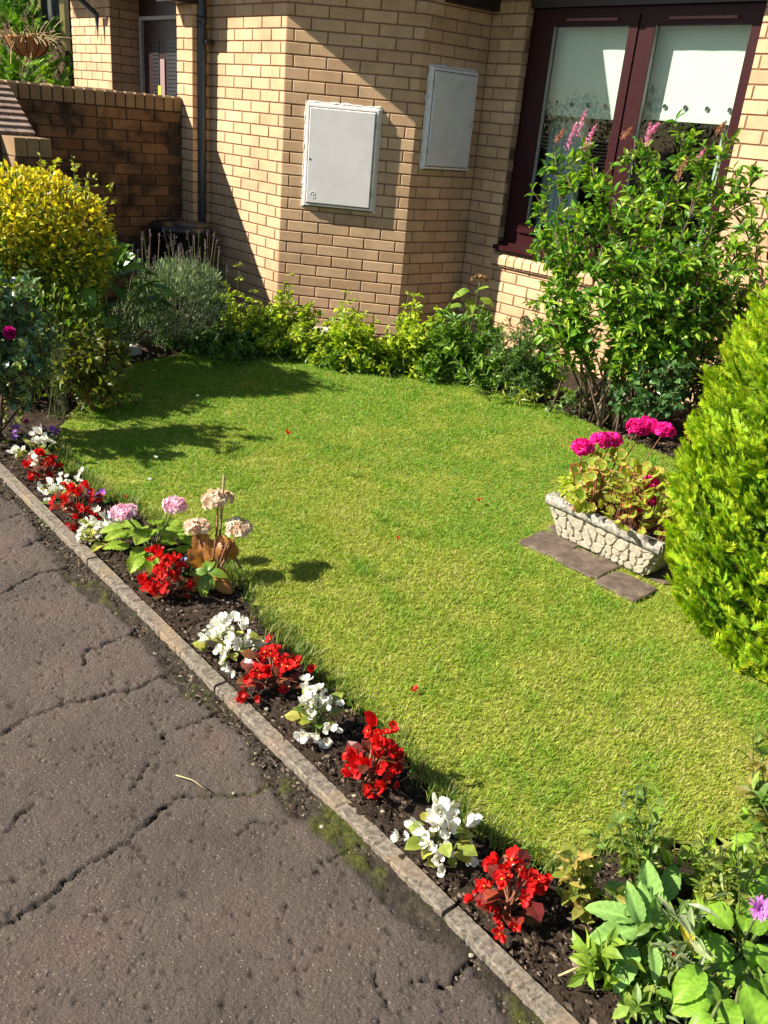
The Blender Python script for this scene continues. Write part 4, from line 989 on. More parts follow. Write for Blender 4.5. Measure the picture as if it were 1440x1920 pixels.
def mophead(parent, c, r, palette, n=95, squash=.72, fl=.0135):
    b = B(); u = rdir(n); u[:, 2] = np.abs(u[:, 2]) * 1.2 - .35; u = unit(u); k_ = 8; uc = rdir(k_); uc[:, 2] = np.abs(uc[:, 2]) * .9 - .15; ctr_ = uc * r * .52 * np.array([1.1, 1.1, squash]); w__ = rng.integers(k_, size=n); p = c + ctr_[w__] + u * r * rng.uniform(.35, .62, (n, 1)) * np.array([1, 1, squash])
    for i in range(n):
        a = unit(np.cross(u[i], rng.normal(size=3))); s_ = np.cross(u[i], a); c_ = cols(1, palette, .10)[0]; f = fl * rng.uniform(.8, 1.2)
        for k in range(4):
            th = k * np.pi / 2; e = a * math.cos(th) + s_ * math.sin(th); g = np.cross(u[i], e)
            b.add([p[i], p[i] + e * f * .6 + g * f * .5 + u[i] * f * .25, p[i] + e * f * 1.1 + u[i] * f * .3, p[i] + e * f * .6 - g * f * .5 + u[i] * f * .25], [[(0, 1, 2, 3)]], c_)
    return b.obj('flower_head', M['petal'], parent)
HL = [big_leaf_mesh('hydrangea_leaf', .085, .058, (.21, .34, .035), (.31, .42, .045), .22, .22, .12, seed=s_) for s_ in (1, 2, 3)]
HO = [big_leaf_mesh('orange_leaf', .075, .058, (.48, .22, .05), (.42, .17, .04), .5, .3, .1, seed=s_) for s_ in (4, 5)]
HG = [big_leaf_mesh('young_leaf', .075, .042, (.11, .24, .04), (.26, .36, .03), .45, .25, .1, seed=s_, edge=(.30, .40, .04)) for s_ in (6, 7)]
b0_ = G(288, 1048); t_ = thing('hydrangea', 'leafy yellow-green hydrangea with two pink flower heads by the path', 'hydrangea', b0_); sb = B()
for (px, Y, r) in (((233, 962), 2.60, .040), ((328, 948), 2.65, .038)):
    c = AT(*px, Y); mophead(t_, c, r, [(.88, .42, .58), (.92, .58, .70), (.90, .70, .74)], 120, .65); sb.tube(bez(b0_ + UP * .01, c - UP * .01, np.array([0, 0, .03])), np.linspace(.005, .003, 7), 6)
for i in range(40):
    th = rng.uniform(0, 6.28); r = .10 * math.sqrt(rng.random()); p = b0_ + np.array([r * math.cos(th) * 1.15, r * math.sin(th), rng.uniform(.04, .125)])
    put_leaf(HL[i % 3], t_, p, np.array([math.cos(th), math.sin(th), rng.uniform(-.25, .3)]), (0.1, -.1, 1), rng.uniform(.65, 1.05))
    if i % 3 == 0: sb.tube(bez(b0_, p, UP * .02, 5), np.linspace(.004, .0025, 5), 5)
sb.obj('stems', M['greenstem'], t_, True)
b0_ = G(396, 1106); t_ = thing('dried_hydrangea', 'fading hydrangea with three cream heads and orange leaves tied to a cane', 'hydrangea', b0_); sb = B()
for (px, Y, r) in (((408, 941), 2.62, .053), ((367, 992), 2.55, .042), ((447, 990), 2.58, .042)):
    c = AT(*px, Y); mophead(t_, c, r, [(.74, .56, .36), (.80, .66, .46), (.66, .42, .26), (.82, .72, .54), (.78, .50, .38)], 150, .72); sb.tube(bez(b0_ + UP * .01, c - UP * .01, np.array([0.01, 0, .02])), np.linspace(.005, .003, 7), 6)
for (px, Y, d, sc, kind) in (((385, 1000), 2.56, (-.3, -.8, -.5), 1.0, 0), ((400, 1012), 2.54, (.1, -.9, -.5), 1.05, 0), ((412, 1005), 2.55, (.3, -.8, -.6), .9, 0), ((425, 1008), 2.56, (.15, -.4, -.9), 1., 0), ((432, 1020), 2.55, (.3, -.3, -.9), .8, 0),
                              ((372, 1062), 2.50, (-.2, -.3, .9), .85, 0), ((380, 1064), 2.49, (.1, -.4, .9), .9, 0), ((402, 1085), 2.47, (.8, -.5, -.1), .95, 0), ((396, 1075), 2.48, (.9, .1, .1), .8, 0), ((378, 1082), 2.47, (-.4, -.8, -.4), .7, 0)):
    put_leaf(HO[random.randint(0, 1)], t_, AT(*px, Y), d, (.1, -.6, .8), sc, 'orange_leaf')
for (px, Y, d, sc) in (((388, 1072), 2.45, (-.9, -.3, .1), .75), ((392, 1072), 2.45, (.85, -.2, .15), .8), ((390, 1070), 2.45, (0, .6, .55), .8), ((388, 1078), 2.45, (-.1, -.8, -.7), 1.0), ((393, 1080), 2.45, (.4, -.8, -.5), .6), ((390, 1070), 2.46, (-.4, .5, .6), .6)):
    put_leaf(HG[random.randint(0, 1)], t_, AT(*px, Y), d, (.0, -.5, .9), sc, 'young_leaf')
for q in ((388, 1078), (404, 1010), (428, 1015)): sb.tube(bez(b0_, AT(*q, 2.5), UP * .02, 5), np.linspace(.004, .003, 5), 5)
sb.obj('stems', M['redstem'], t_, True)
o = B().tube([AT(407, 1092, 2.56) * np.array([1, 1, 0]), AT(414, 985, 2.60), AT(420, 889, 2.63)], .0042, 7).obj('bamboo_cane', M['cane'], None, True); tag(o, 'thin brown cane standing among the dried hydrangea heads', 'cane')
o = B().tube([AT(428, 1018, 2.60), AT(452, 1066, 2.58)], .0045, 7).obj('broken_cane', M['cane'], None, True); tag(o, 'short broken cane leaning to the grass under the cream heads', 'cane')
# small blue lobelia tuft
b0_ = G(352, 1078); t_ = thing('lobelia', 'small blue flower tuft between the red begonia and orange leaves', 'flowering plant', b0_); lb = B()
p = b0_ + rng.normal(size=(26, 3)) * np.array([.014, .014, .01]) + UP * .06; add_leaves(lb, p, rdir(26) + UP * .4, .011, .8, [(.14, .20, .52), (.25, .32, .62), (.45, .5, .72)], full=False); lb.obj('petals', M['petal'], t_)
lb = B(); p = b0_ + rng.normal(size=(30, 3)) * np.array([.018, .018, .012]) + UP * .03; add_leaves(lb, p, rdir(30) + UP * .4, .018, .4, [(.06, .11, .03), (.1, .16, .04)], full=False); lb.obj('foliage', M['leaf'], t_)

# ------------------------------------------------------------------ stone trough with geraniums, on slabs
TL = np.array([.640, 3.135, 0]); TD = np.array([math.cos(math.radians(-47)), math.sin(math.radians(-47)), 0]); TN = np.array([TD[1], -TD[0], 0])          # TN: out of the front face
TLEN = .50; TH_, TZ = .158, .022
def TQ(s, n, z): return TL + TD * s + TN * n + UP * z
for i, (c, sx, sy, rz) in enumerate(SLABS):
    cp = G(*c); rr = np.random.default_rng(i + 3); ns = 16; V = []
    for k in range(ns):
        th = k * 2 * np.pi / ns; ex = math.copysign(abs(math.cos(th)) ** .22, math.cos(th)) * sx / 1.3; ey = math.copysign(abs(math.sin(th)) ** .22, math.sin(th)) * sy / 1.3
        j = 1 + rr.normal() * .02; V.append(cp + np.array([(ex * math.cos(rz) - ey * math.sin(rz)) * j, (ex * math.sin(rz) + ey * math.cos(rz)) * j, 0]))
    zt_ = .024 if i < 3 else .019; V = [v + UP * -.02 for v in V] + [v + UP * (zt_ - .003 + .001 * i) for v in V] + [lerp(v, cp, np.array(.05)) + UP * (zt_ + .001 * i) for v in V]
    Fq = [(r * ns + k, r * ns + (k + 1) % ns, (r + 1) * ns + (k + 1) % ns, (r + 1) * ns + k) for r in (0, 1) for k in range(ns)]
    o = wobj('paving_slab', V, [Fq, [tuple(range(2 * ns, 3 * ns))]], M['slab'])
    tag(o, ['worn brown slab at the left end of the stone trough', 'worn brown slab in front of the trough middle', 'worn brown slab before the right end of the trough', 'slab under the left half of the trough', 'slab under the right half of the trough'][i], 'paving slab', 'slabs under the trough')
TZ = .026
TRO = thing('stone_trough', 'pale concrete trough with crazy-stone relief front and mossy rim', 'planter', TQ(TLEN / 2, -.09, TZ - .004))
W_ = .19
body = B(); t0 = .012
V = []
for (z_, ins, fi) in ((TZ, .052, .022), (TZ + TH_ - .028, .004, .002)):
    V += [TQ(ins, -fi, z_), TQ(TLEN - ins, -fi, z_), TQ(TLEN - ins, -W_ + fi, z_), TQ(ins, -W_ + fi, z_)]
body.add(V, [[(0, 1, 5, 4), (1, 2, 6, 5), (2, 3, 7, 6), (3, 0, 4, 7), (3, 2, 1, 0)]]); body.obj('body', M['troughb'], TRO)
rim = B(); rr = np.random.default_rng(4)
def rimrun(a, b_, n_out, nseg=22):
    prof = [(-.004, -.010), (.011, -.009), (.016, .006), (.014, .026), (.003, .033), (-.020, .031), (-.030, .02), (-.030, -.02)]
    d = b_ - a; V = []
    for i in range(nseg + 1):
        for (pn, pz) in prof: V.append(a + d * i / nseg + n_out * (pn + rr.normal() * .0012) + UP * (pz + rr.normal() * .0012))
    k = len(prof); i = np.arange(nseg)[:, None] * k; j = np.arange(k - 1)[None]; rim.add(V, [np.stack([i + j, i + k + j, i + k + j + 1, i + j + 1], -1).reshape(-1, 4), ]); rim.add(V[:k], [[tuple(range(k))]]); rim.add(V[-k:], [[tuple(range(k))]])
zr = TZ + TH_ - .030
rimrun(TQ(-.008, 0, zr), TQ(TLEN + .008, 0, zr), TN); rimrun(TQ(TLEN + .008, -W_, zr), TQ(-.008, -W_, zr), -TN)
rimrun(TQ(TLEN, .008, zr), TQ(TLEN, -W_ - .008, zr), TD, 10); rimrun(TQ(0, -W_ - .008, zr), TQ(0, .008, zr), -TD, 10)
rim.obj('rim', M['rim'], TRO, True)
B().box(TQ(.015, -.015, zr - .02), TD * (TLEN - .03), -TN * (W_ - .03), UP * .032).obj('compost', M['soil'], TRO)
# relief stones: voronoi cells on the front and the right end
def cells(w_, h_, n, seed):
    r_ = np.random.default_rng(seed); S = []
    while len(S) < n:
        c = np.array([r_.uniform(.0, w_), r_.uniform(0, h_)])
        if all(np.linalg.norm(c - q_) > .45 * math.sqrt(w_ * h_ / n) for q_ in S) or r_.random() < .01: S.append(c)
    out = []
    for i, c in enumerate(S):
        poly = [np.array(q_) for q_ in ((0, 0), (w_, 0), (w_, h_), (0, h_))]
        for j, e in enumerate(S):
            if i == j: continue
            m_ = (c + e) / 2; d = e - c; new = []
            for a, b_ in zip(poly, poly[1:] + poly[:1]):
                fa, fb = (a - m_) @ d, (b_ - m_) @ d
                if fa <= 0: new.append(a)
                if fa * fb < 0: new.append(a + (b_ - a) * fa / (fa - fb))
            poly = new
            if len(poly) < 3: break
        if len(poly) >= 3: out.append((np.mean(poly, 0), poly))
    return out
def relief(orig, ds, dn, w_, h_, n, seed, tap, lean):
    for c, poly in cells(w_, h_, n, seed):
        r_ = np.random.default_rng(int(c[0] * 1e5)); P2 = []
        for a, b_ in zip(poly, poly[1:] + poly[:1]):           # round the corners
            P2 += [a * .72 + b_ * .28, a * .28 + b_ * .72]
        m = len(P2); V = []
        for (f, hh) in ((.99, -.005), (.955, .002), (.84, .0045 + r_.uniform(0, .004))):
            for q_ in P2: e = c + (q_ - c) * f; k_ = 1 - e[1] / h_; V.append(orig + ds * (tap * k_ + e[0] * (1 - 2 * tap * k_ / w_)) + UP * e[1] + dn * (hh - lean * k_))
        Fq = [(r * m + k, r * m + (k + 1) % m, (r + 1) * m + (k + 1) % m, (r + 1) * m + k) for r in (0, 1) for k in range(m)]
        wobj('relief_stone', V, [Fq, [tuple(range(2 * m, 3 * m))]], M['stone'], TRO)
relief(TQ(.008, .000, TZ + .004), TD, TN, TLEN - .016, TH_ - .044, 34, 2, .048, .021)
relief(TQ(TLEN, -.008, TZ + .004), -TN, TD, W_ - .016, TH_ - .044, 12, 5, .018, .048)
# geraniums: round zoned leaves
RN = 12; _th = np.arange(RN) * 2 * np.pi / RN
R_V = np.vstack([[(0, .12, -.10)], np.stack([.26 * np.sin(_th), .45 - .26 * np.cos(_th), np.full(RN, -.02)], -1), np.stack([.40 * np.sin(_th), .5 - .42 * np.cos(_th), .03 + .03 * np.cos(_th * 3)], -1), np.stack([.5 * np.sin(_th) * (1 + .05 * np.cos(_th * 6)), .5 - .5 * np.cos(_th), .05 + .06 * np.cos(_th * 5 + 1)], -1)])
R_F = [[(0, 1 + k, 1 + (k + 1) % RN) for k in range(RN)], [(1 + r * RN + k, 1 + r * RN + RN + k, 1 + r * RN + RN + (k + 1) % RN, 1 + r * RN + (k + 1) % RN) for r in (0, 1) for k in range(RN)]]
GER = thing('geranium', 'geraniums with zoned rounded leaves and hot pink heads in the trough', 'flowering plant', TQ(TLEN * .6, -.09, zr + .02)); lb = B(); sb = B(); gb = TQ(TLEN * .6, -.09, zr)
n = 340; ss_ = rng.uniform(.12, TLEN + .06, n); nn = rng.uniform(-.22, .05, n); zz = zr + .02 + .20 * rng.random(n) * (1 - ((nn + .08) / .16) ** 2 * .5) + .05 * np.clip(ss_ / TLEN, 0, 1)
p = np.array([TQ(a, b_, c) for a, b_, c in zip(ss_, nn, zz)]); out = p - gb; out[:, 2] = .02
ax = unit(unit(out) + .5 * rdir(n) + UP * .15); sz = rng.uniform(.024, .044, n)
cc = np.zeros((n, len(R_V), 3)); inner = cols(n, [(.30, .42, .035), (.40, .48, .045), (.22, .34, .03)], .12); zone = cols(n, [(.26, .20, .04), (.34, .24, .05), (.40, .22, .06), (.3, .34, .05)], .12); edge_ = cols(n, [(.46, .47, .06), (.55, .50, .08), (.58, .38, .09)], .12)
red = rng.random(n) < .13; zone[red] = (.58, .13, .06); edge_[red] = (.62, .22, .12)
cc[:, 0] = inner; cc[:, 1:1 + RN] = inner[:, None]; cc[:, 1 + RN:1 + 2 * RN] = zone[:, None]; cc[:, 1 + 2 * RN:] = edge_[:, None]
V, fs, _ = place(R_V, R_F, p, ax, unit(np.array([-.35, -.5, .75]) + .40 * rdir(n)), sz * 1.15, 1., inner); lb.add(V, fs, cc.reshape(-1, 3))
for i in range(0, n, 2): sb.tube(bez(TQ(np.clip(ss_[i], .03, TLEN - .03), np.clip(nn[i], -.15, -.03), zr), p[i], UP * .02, 5), np.linspace(.0022, .0014, 5), 4, cap=False)
for (px, Y, k, r) in (((1093, 838), 3.12, 10, .020), ((1128, 826), 3.14, 9, .019), ((1148, 824), 3.17, 9, .018), ((1196, 800), 3.22, 10, .020), ((1214, 797), 3.24, 8, .018), ((1245, 806), 3.15, 8, .018), ((1216, 938), 2.93, 6, .014), ((1222, 905), 2.96, 5, .014), ((1206, 950), 2.9, 4, .010)):
    c = AT(*px, Y)
    for _ in range(int(k * 2.4)): u_ = unit(rng.normal(size=3) + UP * .6 + np.array([-.2, -.4, 0])); put_flower('geranium', GER, c + u_ * r * 1.5 * np.array([1.15, 1.15, .55]), u_, rng.uniform(.95, 1.3))
    sb.tube(bez(TQ(np.clip((c - TL) @ TD, .06, TLEN - .04), -.08, zr), c - UP * .012, np.array([-.01, 0, .03])), np.linspace(.003, .0018, 7), 5)
sb.obj('stems', M['redstem'], GER, True); lb.obj('foliage', M['leaf'], GER)
t_ = stemmed('lobelia_seedling', 'fresh lime-green filler plant at the left end of the trough', 'plant', TQ(.05, -.09, zr + .01), tipset(30, TQ(.07, -.085, zr), .085, .06, .13), (.030, .5), [(.34, .50, .03), (.45, .56, .04), (.54, .56, .05)], per=16, t0=.1, base_r=.02, stem_r=.0016, bend=.01)
for (px, lab) in (((1094, 966), 'dried tan geranium head hanging over the trough rim'), ):
    c = TQ(.135, .006, zr + .022); t_ = thing('dead_flower_head', lab, 'flower', c); mophead(t_, c, .016, [(.50, .28, .13), (.58, .36, .2)], 30, .7, .008)

# ------------------------------------------------------------------ golden conifer, right foreground
def spray_template(pairs=3):
    """flat scale-leaf spray: narrow lobes alternating along a midrib"""
    V = []; Fq = []; tw = []
    def lobe(x0, y0, dx, dy, w_, z_, t0_):
        i = len(V); l = math.hypot(dx, dy); sx, sy = -dy / l * w_, dx / l * w_
        V.extend([(x0 + sx, y0 + sy, z_), (x0 - sx, y0 - sy, z_), (x0 + dx, y0 + dy, z_ + .04)]); Fq.append((i, i + 1, i + 2)); tw.extend([t0_, t0_, 1.])
    lobe(0, 0, 0, 1., .10, 0, .1)
    for k in range(pairs):
        y0 = .10 + .66 * k / pairs; ln = .46 * (1 - .5 * k / pairs)
        for sg in (-1, 1): lobe(0, y0 + (.06 if sg > 0 else 0), sg * ln * .70, ln * .72, .10, .05 * sg, .15 + .4 * y0)
    return np.array(V, float), [np.array(Fq)], np.clip(np.array(tw), 0, 1)
SP_V, SP_F, SP_T = spray_template()
def conifer(name, label, base, prof, nb, blen, size, inner, mid, tipc, trunk_r=.03, per=12):
    """prof: (z, radius) outline; nb branchlets, each a fan of sprays"""
    base = np.asarray(base, float); t_ = thing(name, label, 'conifer', base); pr = np.asarray(prof, float); wmax = pr[:, 1].max()
    zz = rng.uniform(pr[0, 0], pr[-1, 0], nb * 3); rr_ = np.interp(zz, pr[:, 0], pr[:, 1]); kp = rng.random(nb * 3) < (rr_ + .06) / (wmax + .06); zz, rr_ = zz[kp][:nb], rr_[kp][:nb]; nb = len(zz)
    th = rng.uniform(0, 6.28, nb); lump = 1 + .05 * smooth_noise(np.cos(th) * 2 + zz * 2, np.sin(th) * 2 - zz, 81, 2.2) + .035 * smooth_noise(np.cos(th) * 5 + zz * 4, np.sin(th) * 5 - zz * 3, 83, 3.)
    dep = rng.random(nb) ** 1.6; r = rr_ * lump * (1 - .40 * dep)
    out = np.stack([np.cos(th), np.sin(th), np.zeros(nb)], -1); tang = np.stack([-np.sin(th), np.cos(th), np.zeros(nb)], -1)
    axb = unit(out * rng.uniform(.35, .95, (nb, 1)) + UP * rng.uniform(.35, .9, (nb, 1)) + tang * rng.normal(size=(nb, 1)) * .45)
    tipp = base + out * r[:, None] + UP * zz[:, None] + axb * blen * .25; rootp = tipp - axb * blen * rng.uniform(.8, 1.2, (nb, 1))
    fan = unit(tang * rng.choice([-1, 1], (nb, 1)) + np.cross(axb, tang) * .6 * rng.normal(size=(nb, 1)) + .2 * rdir(nb)); nrm = unit(np.cross(axb, fan))
    k = np.arange(per); f = ((k + .5) / per)[None] ; sg = np.where(k % 2 == 0, 1., -1.)[None]
    p = rootp[:, None] + (tipp - rootp)[:, None] * f[..., None]
    ang = (1.0 - .75 * f) * sg * rng.uniform(.6, 1.2, (nb, per))
    d = axb[:, None] * np.cos(ang)[..., None] + fan[:, None] * np.sin(ang)[..., None] + .22 * rng.normal(size=(nb, per, 3)) + UP * .12
    sz = size * (1.15 - .45 * np.broadcast_to(f, (nb, per))) * rng.uniform(.75, 1.2, (nb, per)); n = nb * per; dp = np.repeat(dep, per)
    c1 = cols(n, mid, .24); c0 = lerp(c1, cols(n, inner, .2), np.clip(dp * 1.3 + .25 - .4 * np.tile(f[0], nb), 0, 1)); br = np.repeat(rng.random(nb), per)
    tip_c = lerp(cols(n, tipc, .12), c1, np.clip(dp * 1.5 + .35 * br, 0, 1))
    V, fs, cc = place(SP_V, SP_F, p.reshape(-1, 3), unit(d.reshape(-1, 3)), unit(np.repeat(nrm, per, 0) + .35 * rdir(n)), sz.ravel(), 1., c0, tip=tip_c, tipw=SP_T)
    lb = B(); lb.add(V, fs, cc); lb.obj('foliage', M['conif'], t_)
    sb = B().tube([base, base + UP * pr[-1, 0] * .5, base + UP * pr[-1, 0] * .92], [trunk_r, trunk_r * .7, trunk_r * .2], 8)
    for i in range(60):
        q = rng.integers(nb); sb.tube(bez(base + UP * rootp[q, 2] * .75, rootp[q], UP * .02, 5), np.linspace(.006, .002, 5), 4, cap=False)
    sb.obj('trunk', M['bark'], t_, True); return t_
CB = np.array([1.42, 2.46, 0])
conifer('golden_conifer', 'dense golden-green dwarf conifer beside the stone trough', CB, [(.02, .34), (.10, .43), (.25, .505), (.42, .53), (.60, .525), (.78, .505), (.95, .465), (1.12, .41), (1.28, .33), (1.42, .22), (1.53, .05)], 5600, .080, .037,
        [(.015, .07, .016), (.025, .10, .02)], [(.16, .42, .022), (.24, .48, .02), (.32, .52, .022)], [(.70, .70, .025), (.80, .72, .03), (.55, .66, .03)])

# ------------------------------------------------------------------ tall spiraea in front of the window
SB_ = G(1150, 795); tips = []
for (x, y, Y) in [(1040, 285, 5.0), (1088, 250, 5.0), (1062, 330, 4.9), (1110, 300, 4.9), (1190, 262, 4.9), (1215, 290, 4.9), (1235, 330, 4.7), (1280, 262, 4.75), (1305, 255, 4.8), (1330, 300, 4.6), (1362, 258, 4.65), (1430, 320, 4.5), (1445, 400, 4.4), (1400, 400, 4.5), (1380, 330, 4.6),
                   (1018, 370, 5.05), (1008, 450, 5.0), (1040, 430, 4.8), (1085, 400, 4.8), (1150, 370, 4.75), (1195, 390, 4.65), (1250, 380, 4.6), (1300, 390, 4.5), (1340, 410, 4.5), (1130, 460, 4.6), (1180, 470, 4.6), (1240, 470, 4.5), (1300, 480, 4.4), (1350, 500, 4.4), (1060, 500, 4.75), (1030, 540, 4.75), (1075, 580, 4.65), (1110, 540, 4.6), (1055, 620, 4.65), (1160, 560, 4.45), (1210, 550, 4.4), (1270, 560, 4.4), (1320, 570, 4.4), (1390, 500, 4.4), (1430, 470, 4.4), (1440, 520, 4.4), (1400, 560, 4.5), (1360, 600, 4.55), (1310, 620, 4.5), (1260, 620, 4.5), (1290, 660, 4.55), (1340, 650, 4.6), (1230, 640, 4.5)]:
    tips.append(AT(x, y, Y))
SPAL = [(.09, .24, .022), (.17, .35, .028), (.27, .44, .035), (.38, .51, .045), (.06, .17, .025)]
SPI = stemmed('spiraea_shrub', 'tall leafy shrub with pink flower spikes in front of the window', 'shrub', SB_, tips, (.060, .40), SPAL, per=36, t0=.36, base_r=.10, twigs=15, twig_len=.145, twig_leaves=12, stem_mat='bark', stem_r=.008, bend=.10)
lb = B()
for (x, y, Y, ln, hue) in ((1080, 268, 5.0, .13, 0), (1062, 290, 5.0, .12, 0), (1098, 292, 4.95, .12, 0), (1043, 278, 5.0, .06, 1), (1213, 285, 4.85, .10, 0), (1170, 268, 4.9, .04, 1), (1308, 312, 4.65, .05, 0), (1270, 345, 4.6, .09, 1), (1345, 260, 4.7, .05, 1), (1220, 262, 4.9, .05, 0)):
    b1 = AT(x, y - 12, Y - .05); t1 = b1 + np.array([.03 * (1 if x != 1213 else -.2), 0, ln]); m = 170; ts = rng.random(m); pts = b1 + (t1 - b1) * ts[:, None] + rng.normal(size=(m, 3)) * (.009 * (1.1 - ts))[:, None]
    pal = [(.72, .14, .38), (.80, .30, .48), (.78, .40, .46)] if hue == 0 else [(.40, .17, .09), (.5, .24, .14)]
    q = B(); add_leaves(q, pts, rdir(m) + UP * .5, .010, .85, pal, full=False); q.obj('flower_spike', M['petal'], SPI)
# bare lower canes of the shrub
b = B()
for (xa, ya, xb, yb) in ((1122, 800, 1135, 690), (1128, 800, 1138, 700), (1150, 800, 1148, 680), (1165, 790, 1172, 700), (1110, 780, 1112, 700), (1140, 795, 1158, 660)): b.tube([G(xa, ya), AT(xb, yb, 4.75)], [.010, .007], 6)
b.obj('canes', M['palebark'], SPI, True)
b = B()
for (xa, ya, xb, yb) in ((1167, 802, 1172, 740), (1172, 806, 1180, 750)): b.tube([G(xa, ya), AT(xb, yb, 4.62)], [.009, .008], 6)
t_ = b.obj('cut_stems', M['palebark'], None, True); tag(t_, 'two pale cut stems standing at the foot of the tall shrub', 'stem')
# yellowing shoot, low roses beside the conifer
stemmed('yellow_shoot', 'small yellow-leaved shoot lit in the shade under the tall shrub', 'plant', G(1190, 800), [AT(1195, 640, 4.55), AT(1165, 685, 4.6), AT(1205, 660, 4.5)], (.07, .42), [(.50, .46, .06), (.42, .42, .05), (.55, .42, .08)], per=8, t0=.75, base_r=.02, stem_r=.004, bend=.03, stem_mat='palebark')
stemmed('rose_bush', 'low dark green rounded-leaf rose bush between tall shrub and conifer', 'shrub', G(1215, 815), [AT(x, y, Y) for x, y, Y in ((1160, 740, 4.5), (1180, 720, 4.45), (1205, 700, 4.4), (1230, 690, 4.4), (1255, 680, 4.35), (1270, 720, 4.3), (1240, 740, 4.3), (1210, 760, 4.3), (1150, 770, 4.4), (1280, 690, 4.3), (1190, 790, 4.3), (1265, 760, 4.25))], (.045, .72), [(.035, .10, .028), (.055, .13, .035), (.08, .17, .045)], per=9, t0=.4, base_r=.05, twigs=5, twig_len=.10, twig_leaves=7, mat='waxy', stem_r=.005)
db_ = AT(1330, 690, 4.95)
bushy('dark_evergreen', 'dark shaded evergreen shrub between the tall shrub and the golden conifer', 'shrub', np.array([db_[0], db_[1], 0]), [(db_[0], db_[1], .42, .26, .20, .34), (db_[0] - .20, db_[1] - .02, .34, .22, .2, .28), (db_[0] + .20, db_[1] - .1, .5, .22, .2, .36)], 2000, (.052, .5), [(.03, .08, .02), (.05, .12, .025), (.08, .16, .03)], mat='waxy', shell=.45, stems=12)
o = B().tube([AT(1398, 640, 4.7), AT(1412, 497, 4.75)], [.016, .013], 8).obj('wooden_stake', M['stake'], None, True); tag(o, 'pale wooden stake standing behind the golden conifer', 'stake')
stemmed('climbing_rose', 'sparse thin-stemmed plant with reddish shoots by the wooden stake', 'plant', G(1440, 720), [AT(1425, 480, 4.7), AT(1440, 440, 4.7), AT(1385, 540, 4.7), AT(1445, 540, 4.7)], (.05, .5), [(.10, .19, .04), (.16, .24, .05), (.22, .10, .05)], per=12, t0=.4, stem_r=.005, stem_mat='redstem', twigs=3, twig_len=.12, twig_leaves=5)

# ------------------------------------------------------------------ border along the bay, left to right
LIME = [(.34, .45, .026), (.44, .53, .03), (.54, .58, .04), (.22, .36, .022)]
def clump(label, bpx, tips_, leaf, pal, squash=.62, plumes=(), **kw):
    base = G(*bpx); tt_ = []
    for q in tips_:
        for k in range(2): tt_.append(np.array([q[0] + rng.normal() * .055 * k, q[1] + rng.normal() * .05 * k, max(.05, q[2] * (squash + .10 * rng.normal()))]))
    t_ = stemmed('border_plant', label, 'plant', base, tt_, leaf, pal, 'leafy border plants by the bay', **kw)
    if plumes:
        for (x, y) in plumes:
            lb = B(); sb = B()
            e = AT(x, y, base[1] + .1); a = np.array([e[0] + rng.normal() * .02, e[1], .05]); cv = bez(a, e, rng.normal(size=3) * .02, 8); sb.tube(cv, np.linspace(.003, .0012, 8), 4)
            for tq in (.62, .80, .97):
                p, g = along(cv, np.array([tq])); m = 12; d = rdir(m); d[:, 2] = np.abs(d[:, 2]) * .3; add_leaves(lb, np.repeat(p, m, 0) + d * .012, d, .040 * (1.25 - tq * .5), .40, pal)
            ps_ = sb.obj('plume', M['greenstem'], t_); lb.obj('plume_leaves', M['leaf'], ps_)
    return t_
def tipspx(pts, Y): return [AT(x + rng.normal() * 3, y + rng.normal() * 4, Y + rng.normal() * .08) for x, y in pts]
clump('lime-green ferny plant right of the lavender, half in shadow', (505, 668), tipspx([(430, 545), (450, 500), (470, 540), (490, 560), (515, 545), (545, 515), (540, 545), (575, 570), (590, 600), (560, 590), (530, 590), (500, 600), (470, 600), (440, 610), (590, 640), (560, 640), (520, 640), (480, 645), (450, 650), (575, 618)], 5.65), (.044, .44), LIME + [(.12, .22, .03)], per=20, t0=.2, twigs=9, twig_len=.12, twig_leaves=11, stem_r=.003, base_r=.14, droop=.2, plumes=[(450, 495), (545, 512), (475, 545), (530, 560), (570, 575)])
clump('lime-green ferny plant before the middle of the bay', (660, 690), tipspx([(655, 545), (645, 575), (668, 560), (640, 605), (625, 630), (660, 610), (685, 600), (700, 625), (715, 645), (690, 650), (660, 650), (630, 660), (610, 600), (705, 665), (640, 680), (680, 680)], 5.55), (.046, .44), LIME, per=20, t0=.2, twigs=9, twig_len=.12, twig_leaves=11, stem_r=.003, base_r=.13, droop=.2, plumes=[(650, 545), (668, 562), (640, 580)])
clump('lime-green ferny plant at the right corner of the bay', (765, 705), tipspx([(768, 548), (785, 550), (775, 590), (750, 615), (730, 640), (770, 630), (800, 615), (815, 630), (790, 650), (755, 660), (725, 670), (810, 665), (780, 685), (740, 690)], 5.5), (.046, .44), LIME, per=20, t0=.2, twigs=9, twig_len=.12, twig_leaves=11, stem_r=.003, base_r=.13, droop=.2, plumes=[(768, 548), (784, 552), (775, 585)])
GREEN2 = [(.11, .24, .03), (.17, .32, .04), (.25, .38, .045), (.07, .16, .028)]
clump('upright mid-green plant with seed spikes right of the lime clumps', (880, 720), tipspx([(812, 590), (830, 575), (846, 580), (862, 590), (880, 570), (898, 575), (915, 590), (930, 620), (835, 620), (860, 630), (885, 625), (910, 640), (850, 660), (890, 670), (925, 670), (825, 665), (935, 700), (870, 690)], 5.35), (.056, .32), GREEN2, squash=.8, per=34, t0=.1, twigs=5, twig_len=.08, twig_leaves=12, stem_r=.003, base_r=.14)
